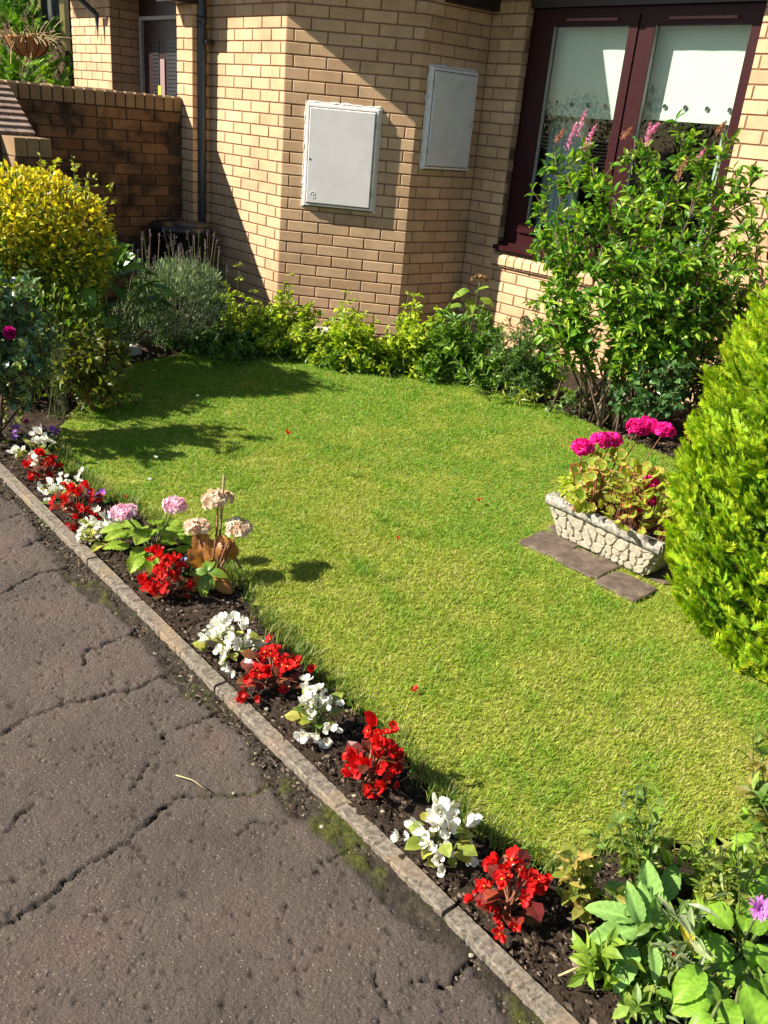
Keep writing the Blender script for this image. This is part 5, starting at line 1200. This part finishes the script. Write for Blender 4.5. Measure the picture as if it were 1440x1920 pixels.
clump('dark green narrow-leaved bush left of the tall shrub', (985, 745), tipspx([(955, 585), (975, 600), (1000, 560), (1010, 580), (1030, 590), (1040, 620), (945, 630), (970, 640), (1000, 630), (1025, 650), (950, 680), (985, 690), (1015, 690), (965, 710), (1035, 700)], 5.2), (.036, .28), [(.06, .15, .035), (.10, .20, .045), (.15, .25, .05)], squash=.85, per=34, t0=.1, twigs=10, twig_len=.09, twig_leaves=16, stem_r=.003, base_r=.10, full=False)
clump('low yellow-green weed tuft at the lawn edge under the dark bush', (975, 752), tipspx([(940, 722), (955, 715), (975, 725), (1000, 730), (1030, 742), (1025, 755)], 5.0), (.05, .3), [(.26, .33, .05), (.34, .38, .06)], per=9, t0=.3, stem_r=.002, base_r=.08)
clump('small leafy seedlings at the lawn edge below the tall shrub', (1060, 770), tipspx([(1030, 720), (1045, 700), (1060, 720), (1085, 740), (1100, 760), (1120, 775), (1050, 745), (1090, 715)], 4.85), (.04, .55), [(.10, .2, .04), (.18, .27, .05), (.07, .14, .035)], per=8, t0=.3, stem_r=.002, base_r=.12)
clump('dark low foliage at the foot of the lavender', (430, 668), tipspx([(380, 640), (400, 630), (420, 600), (440, 590), (460, 625), (350, 650), (400, 655), (440, 655), (480, 660), (300, 660), (330, 655), (500, 655)], 5.5), (.045, .5), [(.05, .13, .022), (.09, .19, .028), (.14, .25, .03)], per=22, t0=.1, twigs=9, twig_len=.10, twig_leaves=9, stem_r=.003, base_r=.18)
clump('dark green low foliage filling the border below the lime plants', (690, 695), tipspx([(600, 655), (620, 670), (640, 672), (665, 675), (690, 680), (715, 685), (740, 690), (770, 695), (800, 700), (830, 708), (860, 712), (900, 718), (585, 650), (565, 655), (930, 722)], 5.45), (.042, .5), [(.08, .18, .022), (.14, .26, .028), (.24, .36, .03)], per=20, t0=.1, twigs=9, twig_len=.09, twig_leaves=9, stem_r=.003, base_r=.42)
# hydrangea in the inner corner
cb = G(878, 640); t_ = thing('corner_hydrangea', 'small hydrangea with brown dried head in the shaded wall corner', 'hydrangea', cb); sb = B()
for (x, y, Y, d, sc) in ((880, 545, 6.25, (-.9, -.2, -.15), 1.5), (893, 548, 6.2, (.35, -.5, .7), 1.3), (880, 560, 6.25, (.2, -.6, -.7), 1.2), (865, 575, 6.3, (-.8, .2, .1), 1.4), (900, 560, 6.25, (.9, -.1, -.2), 1.2), (868, 560, 6.3, (-.4, -.5, .5), 1.1)):
    put_leaf(HG[0] if sc > 1.25 else HL[0], t_, AT(x, y, Y), d, (0, -.4, 1), sc * 1.15)
mophead(t_, AT(900, 524, 6.25), .055, [(.28, .16, .07), (.35, .22, .10), (.22, .12, .05)], 70, .6)
for q in ((900, 530), (880, 552), (868, 572)): sb.tube(bez(cb, AT(*q, 6.25), UP * .03), np.linspace(.006, .004, 7), 5)
sb.obj('stems', M['greenstem'], t_, True)
# flat stone by the wall
sp_ = G(603, 632); V = []; 
for (z_, f) in ((0, 1.), (.05, .95), (.062, .85)):
    for k in range(9): th = k * .698; V.append(sp_ + np.array([.10 * f * math.cos(th) * (1 + .12 * math.sin(k * 3)), .07 * f * math.sin(th), z_]))
o = wobj('flat_stone', V, [[(r * 9 + k, r * 9 + (k + 1) % 9, (r + 1) * 9 + (k + 1) % 9, (r + 1) * 9 + k) for r in (0, 1) for k in range(9)], [tuple(range(18, 27))]], M['slate']); tag(o, 'pale flat stone in the gap between the lime-green plants', 'stone')
sp_ = G(218, 660); V = []
for (z_, f) in ((0, 1.), (.05, .96), (.058, .86)):
    for k in range(9): th = k * .698; V.append(sp_ + np.array([.16 * f * math.cos(th), .10 * f * math.sin(th), z_]))
o = wobj('edging_stone', V, [[(r * 9 + k, r * 9 + (k + 1) % 9, (r + 1) * 9 + (k + 1) % 9, (r + 1) * 9 + k) for r in (0, 1) for k in range(9)], [tuple(range(18, 27))]], M['slate']); tag(o, 'low grey edging stone left of the lavender', 'stone')

# lavender
LB = G(335, 655); t_ = thing('lavender', 'grey-green lavender mound with faded flower spikes below the wall', 'lavender', LB); lb = B(); sb = B(); hb = B(); sb2 = B()
lc = AT(335, 560, 5.42)
p, o_ = blob(5600, [(lc[0], lc[1], .33, .30, .28, .24), (lc[0] - .18, lc[1] - .12, .20, .20, .18, .16), (lc[0] + .05, lc[1], .45, .22, .2, .12)], .5); kz = p[:, 2] > .10; p, o_ = p[kz], o_[kz]
add_leaves(lb, p, unit(o_ * .5 + UP * .8 + .5 * rdir(len(p))), .042, .13, [(.20, .27, .16), (.28, .36, .22), (.36, .44, .28), (.14, .2, .11)], full=False)
for i in range(62):
    a = lc + np.append(rng.normal(size=2) * .13, 0); a[2] = .42; e = a + np.array([rng.normal() * .05, rng.normal() * .04, rng.uniform(.12, .34)]); (sb2 if i % 3 else sb).tube(bez(a - UP * .2, e, UP * .0, 5), .0011, 4, col=None, cap=False)
    m = 16; ts = rng.random(m); add_leaves(hb, e - UP * (.05 * ts)[:, None] + rng.normal(size=(m, 3)) * .004, rdir(m) + UP * .6, .010, .7, [(.07, .04, .09), (.11, .07, .13), (.15, .11, .14)], full=False)
for i in range(26): e, _ = blob(1, [(lc[0], lc[1], .25, .26, .24, .18)], .5); sb.tube(bez(LB, e[0], UP * .02), np.linspace(.006, .003, 7), 5)
sb.obj('stems', M['palebark'], t_, True); sb2.obj('flower_stalks', M['greenstem'], t_, True); lb.obj('foliage', M['felt'], t_); hb.obj('flower_spikes', M['petal'], t_)

# dark tub below the downpipe
tb = AT(338, 420, 6.85); tb[2] = 0
t_ = thing('water_tub', 'black plastic tub under the downpipe beside the garden wall', 'tub', tb)
B().lathe(tb, [(.19, 0), (.215, .55), (.235, .56), (.24, .60), (.225, .615), (.21, .60), (.20, .50), (0, .50)], 28).obj('tub_body', M['tub'], t_, True)
B().lathe(tb + np.array([.09, .02, .60]), [(.14, 0), (.145, .018), (.12, .03), (0, .034)], 22).obj('lid', M['tublid'], t_, True)

# yellow euonymus bush and shrubs at the left
EB = np.array([-1.97, 4.68, 0])
YEL = [(.74, .60, .035), (.84, .66, .05), (.60, .56, .04), (.80, .54, .03)]
bushy('golden_euonymus', 'rounded golden-yellow variegated bush at the left', 'shrub', EB, [(-2.05, 4.68, .83, .30, .32, .25), (-2.32, 4.75, .80, .34, .36, .28), (-1.82, 4.72, .78, .24, .26, .23), (-2.12, 4.55, .70, .28, .24, .22), (-1.78, 4.62, .62, .22, .22, .19), (-2.0, 4.70, .48, .36, .32, .24), (-1.95, 4.85, .9, .18, .2, .16)], 6600, (.038, .58), YEL, low=(.70, [(.15, .24, .025), (.24, .32, .03), (.42, .42, .035), (.09, .17, .02)]), shell=.80, stems=22, extra=[(2600, .35, [(.06, .12, .02), (.12, .17, .025), (.2, .22, .03)], (.034, .55)), (2400, .6, [(.26, .32, .03), (.45, .43, .035)], (.036, .55))])
stemmed('euonymus_shoots', 'upright pale new shoots on top of the golden bush', 'shrub', np.array([-1.95, 4.7, .9]), [AT(x, y, Y) for x, y, Y in ((75, 288, 4.75), (108, 295, 4.7), (133, 292, 4.7), (178, 335, 4.72), (205, 352, 4.7), (208, 382, 4.68))], (.035, .5), [(.44, .44, .05), (.36, .40, .05), (.5, .46, .06)], per=12, t0=.45, stem_r=.003, base_r=.1)
# large-leaved dark shrub between the bush and the lavender
DG = [(.05, .13, .02), (.08, .18, .026), (.12, .24, .035)]
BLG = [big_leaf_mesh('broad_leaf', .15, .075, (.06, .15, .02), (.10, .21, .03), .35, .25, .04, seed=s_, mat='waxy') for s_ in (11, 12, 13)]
BLL = [big_leaf_mesh('lit_broad_leaf', .15, .08, (.12, .26, .03), (.16, .32, .035), .3, .3, .04, seed=s_) for s_ in (14,)]  # brighter green puts the sunlight on these leaves into their colour
hb_ = G(215, 660); hb_ = np.array([-1.78, 5.15, 0]); t_ = thing('broad_leaved_shrub', 'dark green broad-leaved shrub between golden bush and lavender', 'shrub', hb_); sb = B()
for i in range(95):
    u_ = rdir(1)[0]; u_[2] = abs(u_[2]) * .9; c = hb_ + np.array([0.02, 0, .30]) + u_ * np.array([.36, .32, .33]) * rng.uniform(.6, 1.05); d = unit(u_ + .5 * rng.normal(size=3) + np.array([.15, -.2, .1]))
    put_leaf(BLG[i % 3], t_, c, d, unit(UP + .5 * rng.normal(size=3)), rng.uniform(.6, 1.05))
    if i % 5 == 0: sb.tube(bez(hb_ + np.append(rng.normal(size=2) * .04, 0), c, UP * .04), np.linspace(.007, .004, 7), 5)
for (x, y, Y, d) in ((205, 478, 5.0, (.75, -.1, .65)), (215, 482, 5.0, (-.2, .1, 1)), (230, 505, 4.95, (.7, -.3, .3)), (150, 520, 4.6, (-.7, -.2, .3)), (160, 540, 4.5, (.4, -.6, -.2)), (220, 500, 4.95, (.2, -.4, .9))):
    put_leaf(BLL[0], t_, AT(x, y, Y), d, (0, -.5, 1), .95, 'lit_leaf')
sb.obj('stems', M['greenstem'], t_, True)
# mixed green shrub mass below the golden bush
bushy('green_shrub', 'mid-green small-leaved shrub below the golden bush at the left edge', 'shrub', np.array([-1.90, 4.25, 0]), [(-1.86, 4.28, .30, .36, .30, .30), (-2.15, 4.3, .35, .35, .3, .34), (-1.68, 4.45, .22, .24, .25, .22)], 3000, (.040, .5), [(.06, .14, .02), (.10, .19, .03), (.16, .22, .03), (.22, .24, .03)], shell=.6, stems=14)
# peony-like foliage at the lawn edge, in shade
stemmed('peony', 'shaded yellow-green divided foliage plant at the left lawn edge', 'plant', np.array([-1.50, 4.20, 0]), [AT(x, y, Y) for x, y, Y in ((150, 640, 4.25), (175, 655, 4.2), (200, 650, 4.3), (220, 680, 4.3), (170, 690, 4.1), (145, 700, 4.05), (195, 715, 4.1), (215, 700, 4.2), (155, 735, 4.0), (130, 720, 4.0), (180, 740, 4.0), (130, 660, 4.15), (118, 690, 4.05), (235, 665, 4.4), (200, 625, 4.4), (160, 615, 4.4))], (.062, .42), [(.17, .19, .025), (.22, .22, .03), (.12, .16, .02)], per=10, t0=.45, base_r=.10, twigs=5, twig_len=.09, twig_leaves=6, stem_mat='redstem', stem_r=.0045, droop=.25)
# wispy dried plant
t_ = thing('wispy_stems', 'wispy pale dried stems standing before the shaded foliage', 'plant', np.array([-1.62, 3.98, 0])); b = B()
for i in range(26):
    a = np.array([-1.62, 3.98, 0]) + np.append(rng.normal(size=2) * .025, 0); e = AT(105 + rng.normal() * 12, 610 + rng.normal() * 22, 3.98 + rng.normal() * .05); b.tube(bez(a, e, np.append(rng.normal(size=2) * .03, .02), 6), np.linspace(.0013, .0006, 6), 3, cap=False)
b.obj('stems', M['greenstem'], t_)
# rose bush at the left frame edge
RB = np.array([-1.80, 3.62, 0]); rose_t = [AT(x, y, Y) for x, y, Y in ((15, 640, 3.75), (40, 560, 3.85), (60, 600, 3.8), (75, 640, 3.7), (45, 680, 3.6), (70, 690, 3.65), (25, 590, 3.8), (10, 700, 3.6), (95, 650, 3.75), (5, 560, 3.8), (60, 540, 3.9))]
rose_t += [RB + np.array(q) for q in ((-.25, .05, .95), (-.1, .15, 1.0), (-.3, -.2, .85), (-.45, 0, .9), (-.15, -.15, .8), (.0, .0, .75), (-.35, .2, .95))]
RO = stemmed('magenta_rose', 'blue-green leaved rose with a magenta bloom at the left frame edge', 'rose', RB, rose_t, (.042, .62), [(.07, .15, .06), (.10, .20, .085), (.14, .23, .09), (.2, .25, .05)], per=16, t0=.4, base_r=.07, twigs=12, twig_len=.15, twig_leaves=9, stem_r=.006, stem_mat='bark', mat='waxy')
for _ in range(3): put_flower('rose', RO, AT(20, 626, 3.55), np.array([.1, -.9, .5]) + .2 * rng.normal(size=3), 1.15)
put_flower('rose', RO, AT(50, 790, 3.7), np.array([.1, -.9, .5]), .5)
for (px, Y) in (((30, 700), 3.7), ((55, 760), 3.72)):
    pass
stemmed('yellow_green_filler', 'yellow-green low leaves under the rose at the left edge', 'plant', np.array([-1.78, 3.80, 0]), [AT(x, y, Y) for x, y, Y in ((10, 730, 3.75), (30, 740, 3.75), (50, 730, 3.8), (20, 760, 3.7), (60, 755, 3.75), (75, 745, 3.8), (5, 790, 3.65), (40, 780, 3.7))], (.035, .5), [(.24, .26, .04), (.30, .31, .06), (.14, .18, .03)], per=8, t0=.4, stem_r=.002, base_r=.06)

# ------------------------------------------------------------------ top-left: conifer behind the wall, hanging basket
cb = AT(30, 120, 10.2); cb[2] = 0
conifer('green_conifer', 'bright green conifer behind the garden wall, top-left corner', cb, [(.2, .5), (.8, .62), (1.4, .60), (1.9, .48), (2.3, .30), (2.6, .05)], 420, .34, .10, [(.02, .06, .012), (.03, .08, .014)], [(.10, .27, .02), (.15, .33, .022)], [(.36, .52, .03), (.28, .46, .03)], trunk_r=.05)
hb_ = AT(52, 78, 8.3); t_ = thing('hanging_basket', 'dry hanging basket with coir liner before the green conifer', 'hanging basket', hb_ - UP * .13)
r_ = .19
B().lathe(hb_ - UP * .12, [(.0, 0), (.08, .01), (.15, .06), (r_, .14), (r_ * 1.02, .15), (r_ * .93, .145), (.1, .12), (0, .115)], 24).obj('liner', M['basket'], t_, True)
b = B()
for k in range(10): th = k * .628; b.tube([hb_ - UP * .125 + np.array([.07 * math.cos(th), .07 * math.sin(th), 0]), hb_ - UP * .06 + np.array([.155 * math.cos(th), .155 * math.sin(th), 0]), hb_ + UP * .03 + np.array([r_ * 1.04 * math.cos(th), r_ * 1.04 * math.sin(th), 0])], .004, 4)
b.obj('wire_frame', M['blackpl'], t_)
b = B()
for k in range(130):
    th = rng.uniform(0, 6.28); a = hb_ + np.array([r_ * rng.uniform(.5, 1.05) * math.cos(th), r_ * rng.uniform(.5, 1.05) * math.sin(th), .02]); e = a + np.array([.10 * math.cos(th) + rng.normal() * .04, .10 * math.sin(th) + rng.normal() * .04, rng.normal() * .09]); b.tube(bez(a, e, UP * .04, 5), .003, 3, cap=False)
b.obj('dead_stems', M['straw'], t_)
b = B()
for k in range(3): th = k * 2.094; b.tube([hb_ + UP * .03 + np.array([r_ * math.cos(th), r_ * math.sin(th), 0]), hb_ + UP * .55], .0025, 4)
b.tube([hb_ + UP * .55, hb_ + UP * .95], .003, 4); b.obj('chains', M['blackpl'], t_)

# ------------------------------------------------------------------ bottom-right: big-leaved plants
def rosette(name, label, base, leaves, meshes, stem=True):
    t_ = thing(name, label, 'plant', base); sb = B(); base = np.asarray(base, float)
    more = [(x + rng.normal() * 22, y + rng.normal() * 22, Y, unit(np.array(d) + .5 * rng.normal(size=3)), up, sc * rng.uniform(.6, .9)) for (x, y, Y, d, up, sc) in leaves]
    for i, (x, y, Y, d, up, sc) in enumerate(leaves + more):
        p = G(x, y, .045 + .05 * max(0, d[2]) + .05 * rng.random()); put_leaf(meshes[i % len(meshes)], t_, p, d, up, sc * .68); sb.tube(bez(base, p, UP * .01, 5), np.linspace(.005, .003, 5), 5)
    sb.obj('stems', M['greenstem'], t_, True); return t_
FX = [big_leaf_mesh('foxglove_leaf', .14, .062, (.17, .31, .075), (.21, .37, .085), .28, .30, .05, seed=s_, mat='felt', nseg=11) for s_ in (21, 22, 23)]
rb = G(1205, 1760)
rosette('foxglove', 'grey-green felted big-leaved rosette at the bottom of the border', rb, [
    (1200, 1740, 1.36, (-.9, -.25, -.05), (.1, -.3, 1), 1.15), (1205, 1745, 1.34, (.55, -.75, -.1), (0, -.1, 1), .95), (1205, 1720, 1.40, (-.55, .75, .25), (0, -.5, .9), 1.05), (1215, 1715, 1.42, (.15, .8, .5), (0, -.6, .8), 1.2),
    (1190, 1725, 1.38, (-.95, .25, .1), (.2, -.4, 1), 1.0), (1225, 1735, 1.38, (.9, .15, .05), (0, -.3, 1), 1.1), (1205, 1760, 1.32, (-.75, -.6, -.2), (0, -.3, 1), 1.0), (1190, 1775, 1.32, (-.5, -.85, -.35), (0, -.3, 1), .95),
    (1208, 1730, 1.39, (-.1, .4, .9), (0, -1, .3), .75), (1212, 1735, 1.38, (.3, .2, .95), (0, -1, .3), .7), (1200, 1730, 1.40, (-.35, .3, .85), (0, -1, .3), .8), (1230, 1770, 1.33, (.3, -.9, -.3), (0, -.2, 1), .8),
    (1235, 1745, 1.37, (.8, -.4, .1), (0, -.4, 1), .9), (1240, 1690, 1.45, (.5, .7, .45), (0, -.6, .8), 1.0)], FX)
RG = [big_leaf_mesh('light_leaf', .12, .075, (.20, .38, .035), (.27, .45, .04), .3, .22, .03, seed=s_, nseg=9) for s_ in (31, 32, 33)]
rb = G(1400, 1790)
rosette('evening_primrose', 'bright green broad-leaved plant in the bottom-right corner', rb, [
    (1350, 1790, 1.28, (-.3, -.9, -.2), (0, -.2, 1), 1.15), (1365, 1770, 1.30, (-.8, -.3, .1), (0, -.4, 1), 1.0), (1385, 1800, 1.26, (.2, -.9, -.3), (0, -.2, 1), 1.2), (1410, 1780, 1.28, (.8, -.5, -.1), (0, -.3, 1), 1.1), (1395, 1745, 1.32, (.3, .6, .6), (0, -.6, .8), 1.0),
    (1420, 1740, 1.32, (.9, .2, .3), (0, -.5, 1), 1.0), (1370, 1740, 1.34, (-.6, .6, .4), (0, -.5, .9), 1.0), (1345, 1840, 1.22, (-.4, -.8, -.3), (0, -.2, 1), 1.0), (1400, 1850, 1.2, (.2, -.9, -.3), (0, -.2, 1), 1.2), (1430, 1830, 1.22, (.6, -.7, -.3), (0, -.2, 1), 1.1),
    (1425, 1700, 1.38, (.5, .6, .5), (0, -.6, .8), .9), (1435, 1620, 1.46, (-.5, -.6, .2), (0, -.5, .9), 1.0), (1440, 1600, 1.50, (-.8, .2, .3), (0, -.5, .9), 1.0), (1430, 1660, 1.42, (-.7, -.5, .1), (0, -.5, .9), .9), (1445, 1560, 1.55, (-.6, .5, .4), (0, -.5, .9), .9), (1380, 1880, 1.16, (-.6, -.7, -.2), (0, -.2, 1), 1.0), (1440, 1890, 1.15, (-.2, -.9, -.2), (0, -.2, 1), 1.1), (1330, 1870, 1.18, (-.9, -.3, -.1), (0, -.3, 1), .9)], RG)
YL = [big_leaf_mesh('yellow_leaf', .06, .022, (.58, .46, .03), (.62, .50, .03), .2, .3, seed=41)]
t_ = thing('yellow_leaf', 'single yellow leaf lying over the felted rosette', 'leaf', G(1285, 1745, .12)); put_leaf(YL[0], t_, G(1276, 1728, .15), (.35, -.75, -.35), (0, -.3, 1), 1.0, 'blade')
def TIP(x, y, Y0):
    p = AT(x, y, Y0 + rng.normal() * .02)
    return p if p[2] > .03 else G(x, y, .04)
def gl(label, bpx, tips_, leaf, pal, **kw):
    y0 = G(*bpx)[1]; tt_ = [TIP(*proj(q)[0], y0) for q in tips_]; tt_ += [q + rng.normal(size=3) * np.array([.03, .03, .015]) for q in tt_]
    return stemmed('leafy_stem_plant', label, 'plant', G(*bpx), tt_, leaf, pal, 'leafy stems in the near right corner', **kw)
gl('upright leafy stems with small oval leaves behind the felted rosette', (1230, 1680), [AT(x, y, Y) for x, y, Y in ((1165, 1490, 1.60), (1195, 1480, 1.62), (1185, 1530, 1.58), (1215, 1505, 1.60), (1150, 1560, 1.55), (1230, 1580, 1.55))], (.032, .5), [(.13, .24, .03), (.20, .30, .04), (.28, .34, .05), (.10, .17, .04)], per=16, t0=.2, stem_r=.0025, base_r=.03, bend=.03)
gl('yellowing small-leaved plant left of the felted rosette', (1100, 1720), [AT(x, y, Y) for x, y, Y in ((1075, 1600, 1.47), (1090, 1620, 1.45), (1065, 1650, 1.42), (1085, 1680, 1.4), (1115, 1660, 1.42), (1105, 1610, 1.48))], (.034, .55), [(.28, .32, .05), (.36, .34, .06), (.18, .25, .04), (.45, .30, .08)], per=13, t0=.15, stem_r=.0022, base_r=.02, bend=.02)
gl('pale yellow-green snapdragon-like stems in front of the bright leaves', (1345, 1760), [AT(x, y, Y) for x, y, Y in ((1345, 1600, 1.45), (1365, 1570, 1.5), (1335, 1650, 1.42), (1380, 1560, 1.52), (1350, 1690, 1.38), (1300, 1560, 1.55), (1395, 1640, 1.45))], (.028, .42), [(.26, .32, .05), (.36, .38, .07), (.16, .24, .04)], per=22, t0=.15, stem_r=.0025, base_r=.03, bend=.02)
gl('leafy stems with reddish tips at the right frame edge', (1440, 1640), [AT(x, y, Y) for x, y, Y in ((1425, 1420, 1.75), (1440, 1380, 1.8), (1410, 1480, 1.68), (1445, 1480, 1.66), (1420, 1540, 1.6))], (.045, .42), [(.14, .25, .035), (.22, .31, .05), (.32, .26, .06)], per=15, t0=.2, stem_r=.003, base_r=.03, bend=.03)
gl('lime serrated young leaves below the felted rosette', (1150, 1840), [AT(x, y, Y) for x, y, Y in ((1125, 1780, 1.28), (1145, 1790, 1.27), (1165, 1800, 1.26), (1135, 1820, 1.23), (1160, 1835, 1.22), (1115, 1800, 1.26))], (.045, .5), [(.22, .36, .04), (.28, .40, .045), (.16, .28, .035)], per=8, t0=.3, stem_r=.002, base_r=.02, bend=.01)
gl('mixed small green leaves filling the bed behind the mauve flower', (1380, 1690), [AT(x, y, 1.4) for x, y in ((1290, 1600), (1320, 1590), (1345, 1620), (1370, 1610), (1400, 1600), (1420, 1630), (1310, 1640), (1390, 1660))], (.036, .5), [(.18, .32, .03), (.27, .40, .04), (.36, .44, .05)], per=16, t0=.1, stem_r=.0022, base_r=.06, bend=.02)
gl('small fresh green leaves between the felted rosette and bright leaves', (1290, 1790), [AT(x, y, 1.3) for x, y in ((1250, 1720), (1275, 1735), (1300, 1720), (1320, 1745), (1290, 1760), (1260, 1770), (1325, 1775))], (.034, .48), [(.20, .35, .035), (.28, .42, .045), (.14, .26, .03)], per=14, t0=.1, stem_r=.002, base_r=.05, bend=.015)
gl('low green leaves along the soil under the felted rosette', (1205, 1870), [AT(x, y, 1.2) for x, y in ((1170, 1850), (1195, 1845), (1220, 1840), (1245, 1850), (1210, 1880), (1180, 1890), (1240, 1885))], (.036, .5), [(.16, .29, .04), (.24, .36, .05), (.32, .38, .08)], per=9, t0=.1, stem_r=.002, base_r=.03, bend=.01)
gl('narrow silvery-leaved stems leaning over the soil at the bottom', (1270, 1850), [AT(x, y, Y) for x, y, Y in ((1235, 1810, 1.26), (1300, 1760, 1.33), (1285, 1800, 1.28), (1265, 1870, 1.17), (1310, 1840, 1.22), (1330, 1900, 1.13), (1290, 1690, 1.42))], (.055, .22), [(.26, .32, .16), (.20, .28, .12), (.32, .36, .18)], per=8, t0=.25, stem_r=.002, base_r=.03, bend=.02)
gl('spiky yellow-green seedlings at the lower frame edge', (1310, 1880), [AT(x, y, Y) for x, y, Y in ((1300, 1840, 1.2), (1310, 1860, 1.17), (1325, 1880, 1.15), (1290, 1890, 1.14), (1340, 1915, 1.11), (1345, 1860, 1.18))], (.03, .25), [(.28, .34, .05), (.36, .38, .08)], per=14, t0=.2, stem_r=.002, base_r=.03, bend=.01)
ab = G(1425, 1702, .22); t_ = thing('cornflower', 'single mauve-pink fringed flower at the right frame edge', 'flower', np.array([ab[0], ab[1] + .02, 0])); put_flower('aster', t_, ab, (-.1, -.75, .6), .95)
B().tube(bez(np.array([ab[0], ab[1] + .02, 0]), ab - UP * .004, np.array([.01, .02, 0])), np.linspace(.003, .002, 7), 5).obj('stem', M['greenstem'], t_, True)
rb = G(1264, 1787, .09); t_ = thing('red_bud', 'small red flower bud among the silvery leaves', 'flower', rb - UP * .03)
for _ in range(2): put_flower('red', t_, rb, (-.1, -.6, .7), .38)
B().tube([rb - UP * .06, rb], .0015, 5).obj('stem', M['greenstem'], t_)

# ------------------------------------------------------------------ fallen petals, pebbles, twigs
def petal_drop(label, px, kind, sc, z=.028):
    p = G(*px, z); t_ = thing('fallen_flower', label, 'fallen flower', p, 'fallen flowers on the grass'); put_flower(kind, t_, p, (.1, -.2, 1), sc)
petal_drop('red fallen flower on the lawn beside the tall red begonia', (775, 1293), 'red', .55)
petal_drop('red fallen petal in the far middle of the lawn', (540, 815), 'red', .55)
petal_drop('tiny red petal in the centre of the lawn', (746, 1010), 'red', .35)
petal_drop('red petal on the lawn left of the trough', (897, 940), 'red', .4)
petal_drop('red petal on the grass by the dried hydrangea', (236, 932), 'red', .35)
petal_drop('white fallen petal near the shaded left lawn', (280, 900), 'white', .5)
petal_drop('white fallen petal in the left lawn shade', (293, 858), 'white', .5)
petal_drop('white fallen petal at the far left of the lawn', (370, 743), 'white', .6)
def pebble(label, px, r, mat='pebble', z=0.):
    c = G(*px, z); rr = np.random.default_rng(int(px[0])); V = []; k = 8
    for (zz, f) in ((-.3, .7), (.2, 1.), (.6, .75), (.8, .3)):
        for j in range(k): th = j * 2 * np.pi / k; V.append(c + np.array([r * f * math.cos(th) * rr.uniform(.85, 1.2), r * f * .8 * math.sin(th) * rr.uniform(.85, 1.2), r * zz * .8]))
    Fq = [(q * k + j, q * k + (j + 1) % k, (q + 1) * k + (j + 1) % k, (q + 1) * k + j) for q in range(3) for j in range(k)]
    o = wobj('pebble', V, [Fq, [tuple(range(3 * k, 4 * k))]], M[mat], smooth=True); tag(o, label, 'pebble', 'loose pebbles on the path and soil')
for px, r, lab in (((604, 1551), .007, 'rounded pebble on the tarmac below the moss edge'), ((634, 1537), .005, 'pale chip on the dirt strip above the rounded pebble'), ((684, 1769), .007, 'dark-shadowed pebble in the lower middle of the tarmac'), ((884, 1792), .0065, 'square pale chip beside the lower kerb'), ((822, 1746), .0055, 'pale chip on the dirt strip beside the kerb joint'), ((528, 1843), .006, 'white stone chip at the lower left of the tarmac'), ((502, 1898), .006, 'white stone chip at the bottom edge of the tarmac'),
                    ((438, 1488), .005, 'pale chip at the mossy end of the long crack'), ((718, 1522), .006, 'cream petal chip on the soil left of the near white begonia'), ((500, 1330), .007, 'cream leaf chip on the soil below the mid red begonia'), ((530, 1345), .005, 'small pale stone on the soil left of the upright white begonia'), ((665, 1493), .007, 'tan stone at the foot of the tall red begonia'), ((80, 985), .007, 'pale stone on the path side of the far kerb'), ((88, 987), .006, 'second pale stone touching the far kerb stone'), ((10, 905), .007, 'pale stone by the kerb at the left frame edge')):
    pebble(lab, px, r, z=-.012 if kdist(G(*px)) < 0 else .006)
o = B().tube([G(330, 1452) + UP * -.002, G(360, 1466) + UP * .006, G(388, 1480) + UP * -.001], .0016, 5).obj('grass_stalk', M['straw'], None, True); tag(o, 'pale dry grass stalk lying across the tarmac crack', 'stalk')
o = B().tube([G(1045, 1838) + UP * .012, G(1075, 1828) + UP * .016, G(1100, 1815) + UP * .012], [.0018, .003, .001], 5).obj('dry_stalk', M['straw'], None, True); tag(o, 'dry straw-coloured stalk lying on the soil at the bottom', 'stalk')
o = B().tube([G(805, 1628) + UP * .010, G(850, 1634) + UP * .012], .0013, 5).obj('twig', M['straw'], None, True); tag(o, 'thin pale twig on the soil by the near white begonia', 'twig')

hx = np.array([-9.5, 2.0, 0])  # unseen hedge, added so the window glass has something dark to reflect
bushy('reflection_hedge', 'dark green hedge added out of view for the window glass to reflect', 'hedge', hx, [(-9.5, y_, 1.1 + .2 * math.sin(y_ * 2), .7, 1.0, 1.15) for y_ in np.arange(-6., 9., 1.2)], 24000, (.075, .6), [(.03, .07, .018), (.05, .10, .02), (.07, .12, .025)], shell=.75, stems=20, stem_r=.03, full=False)
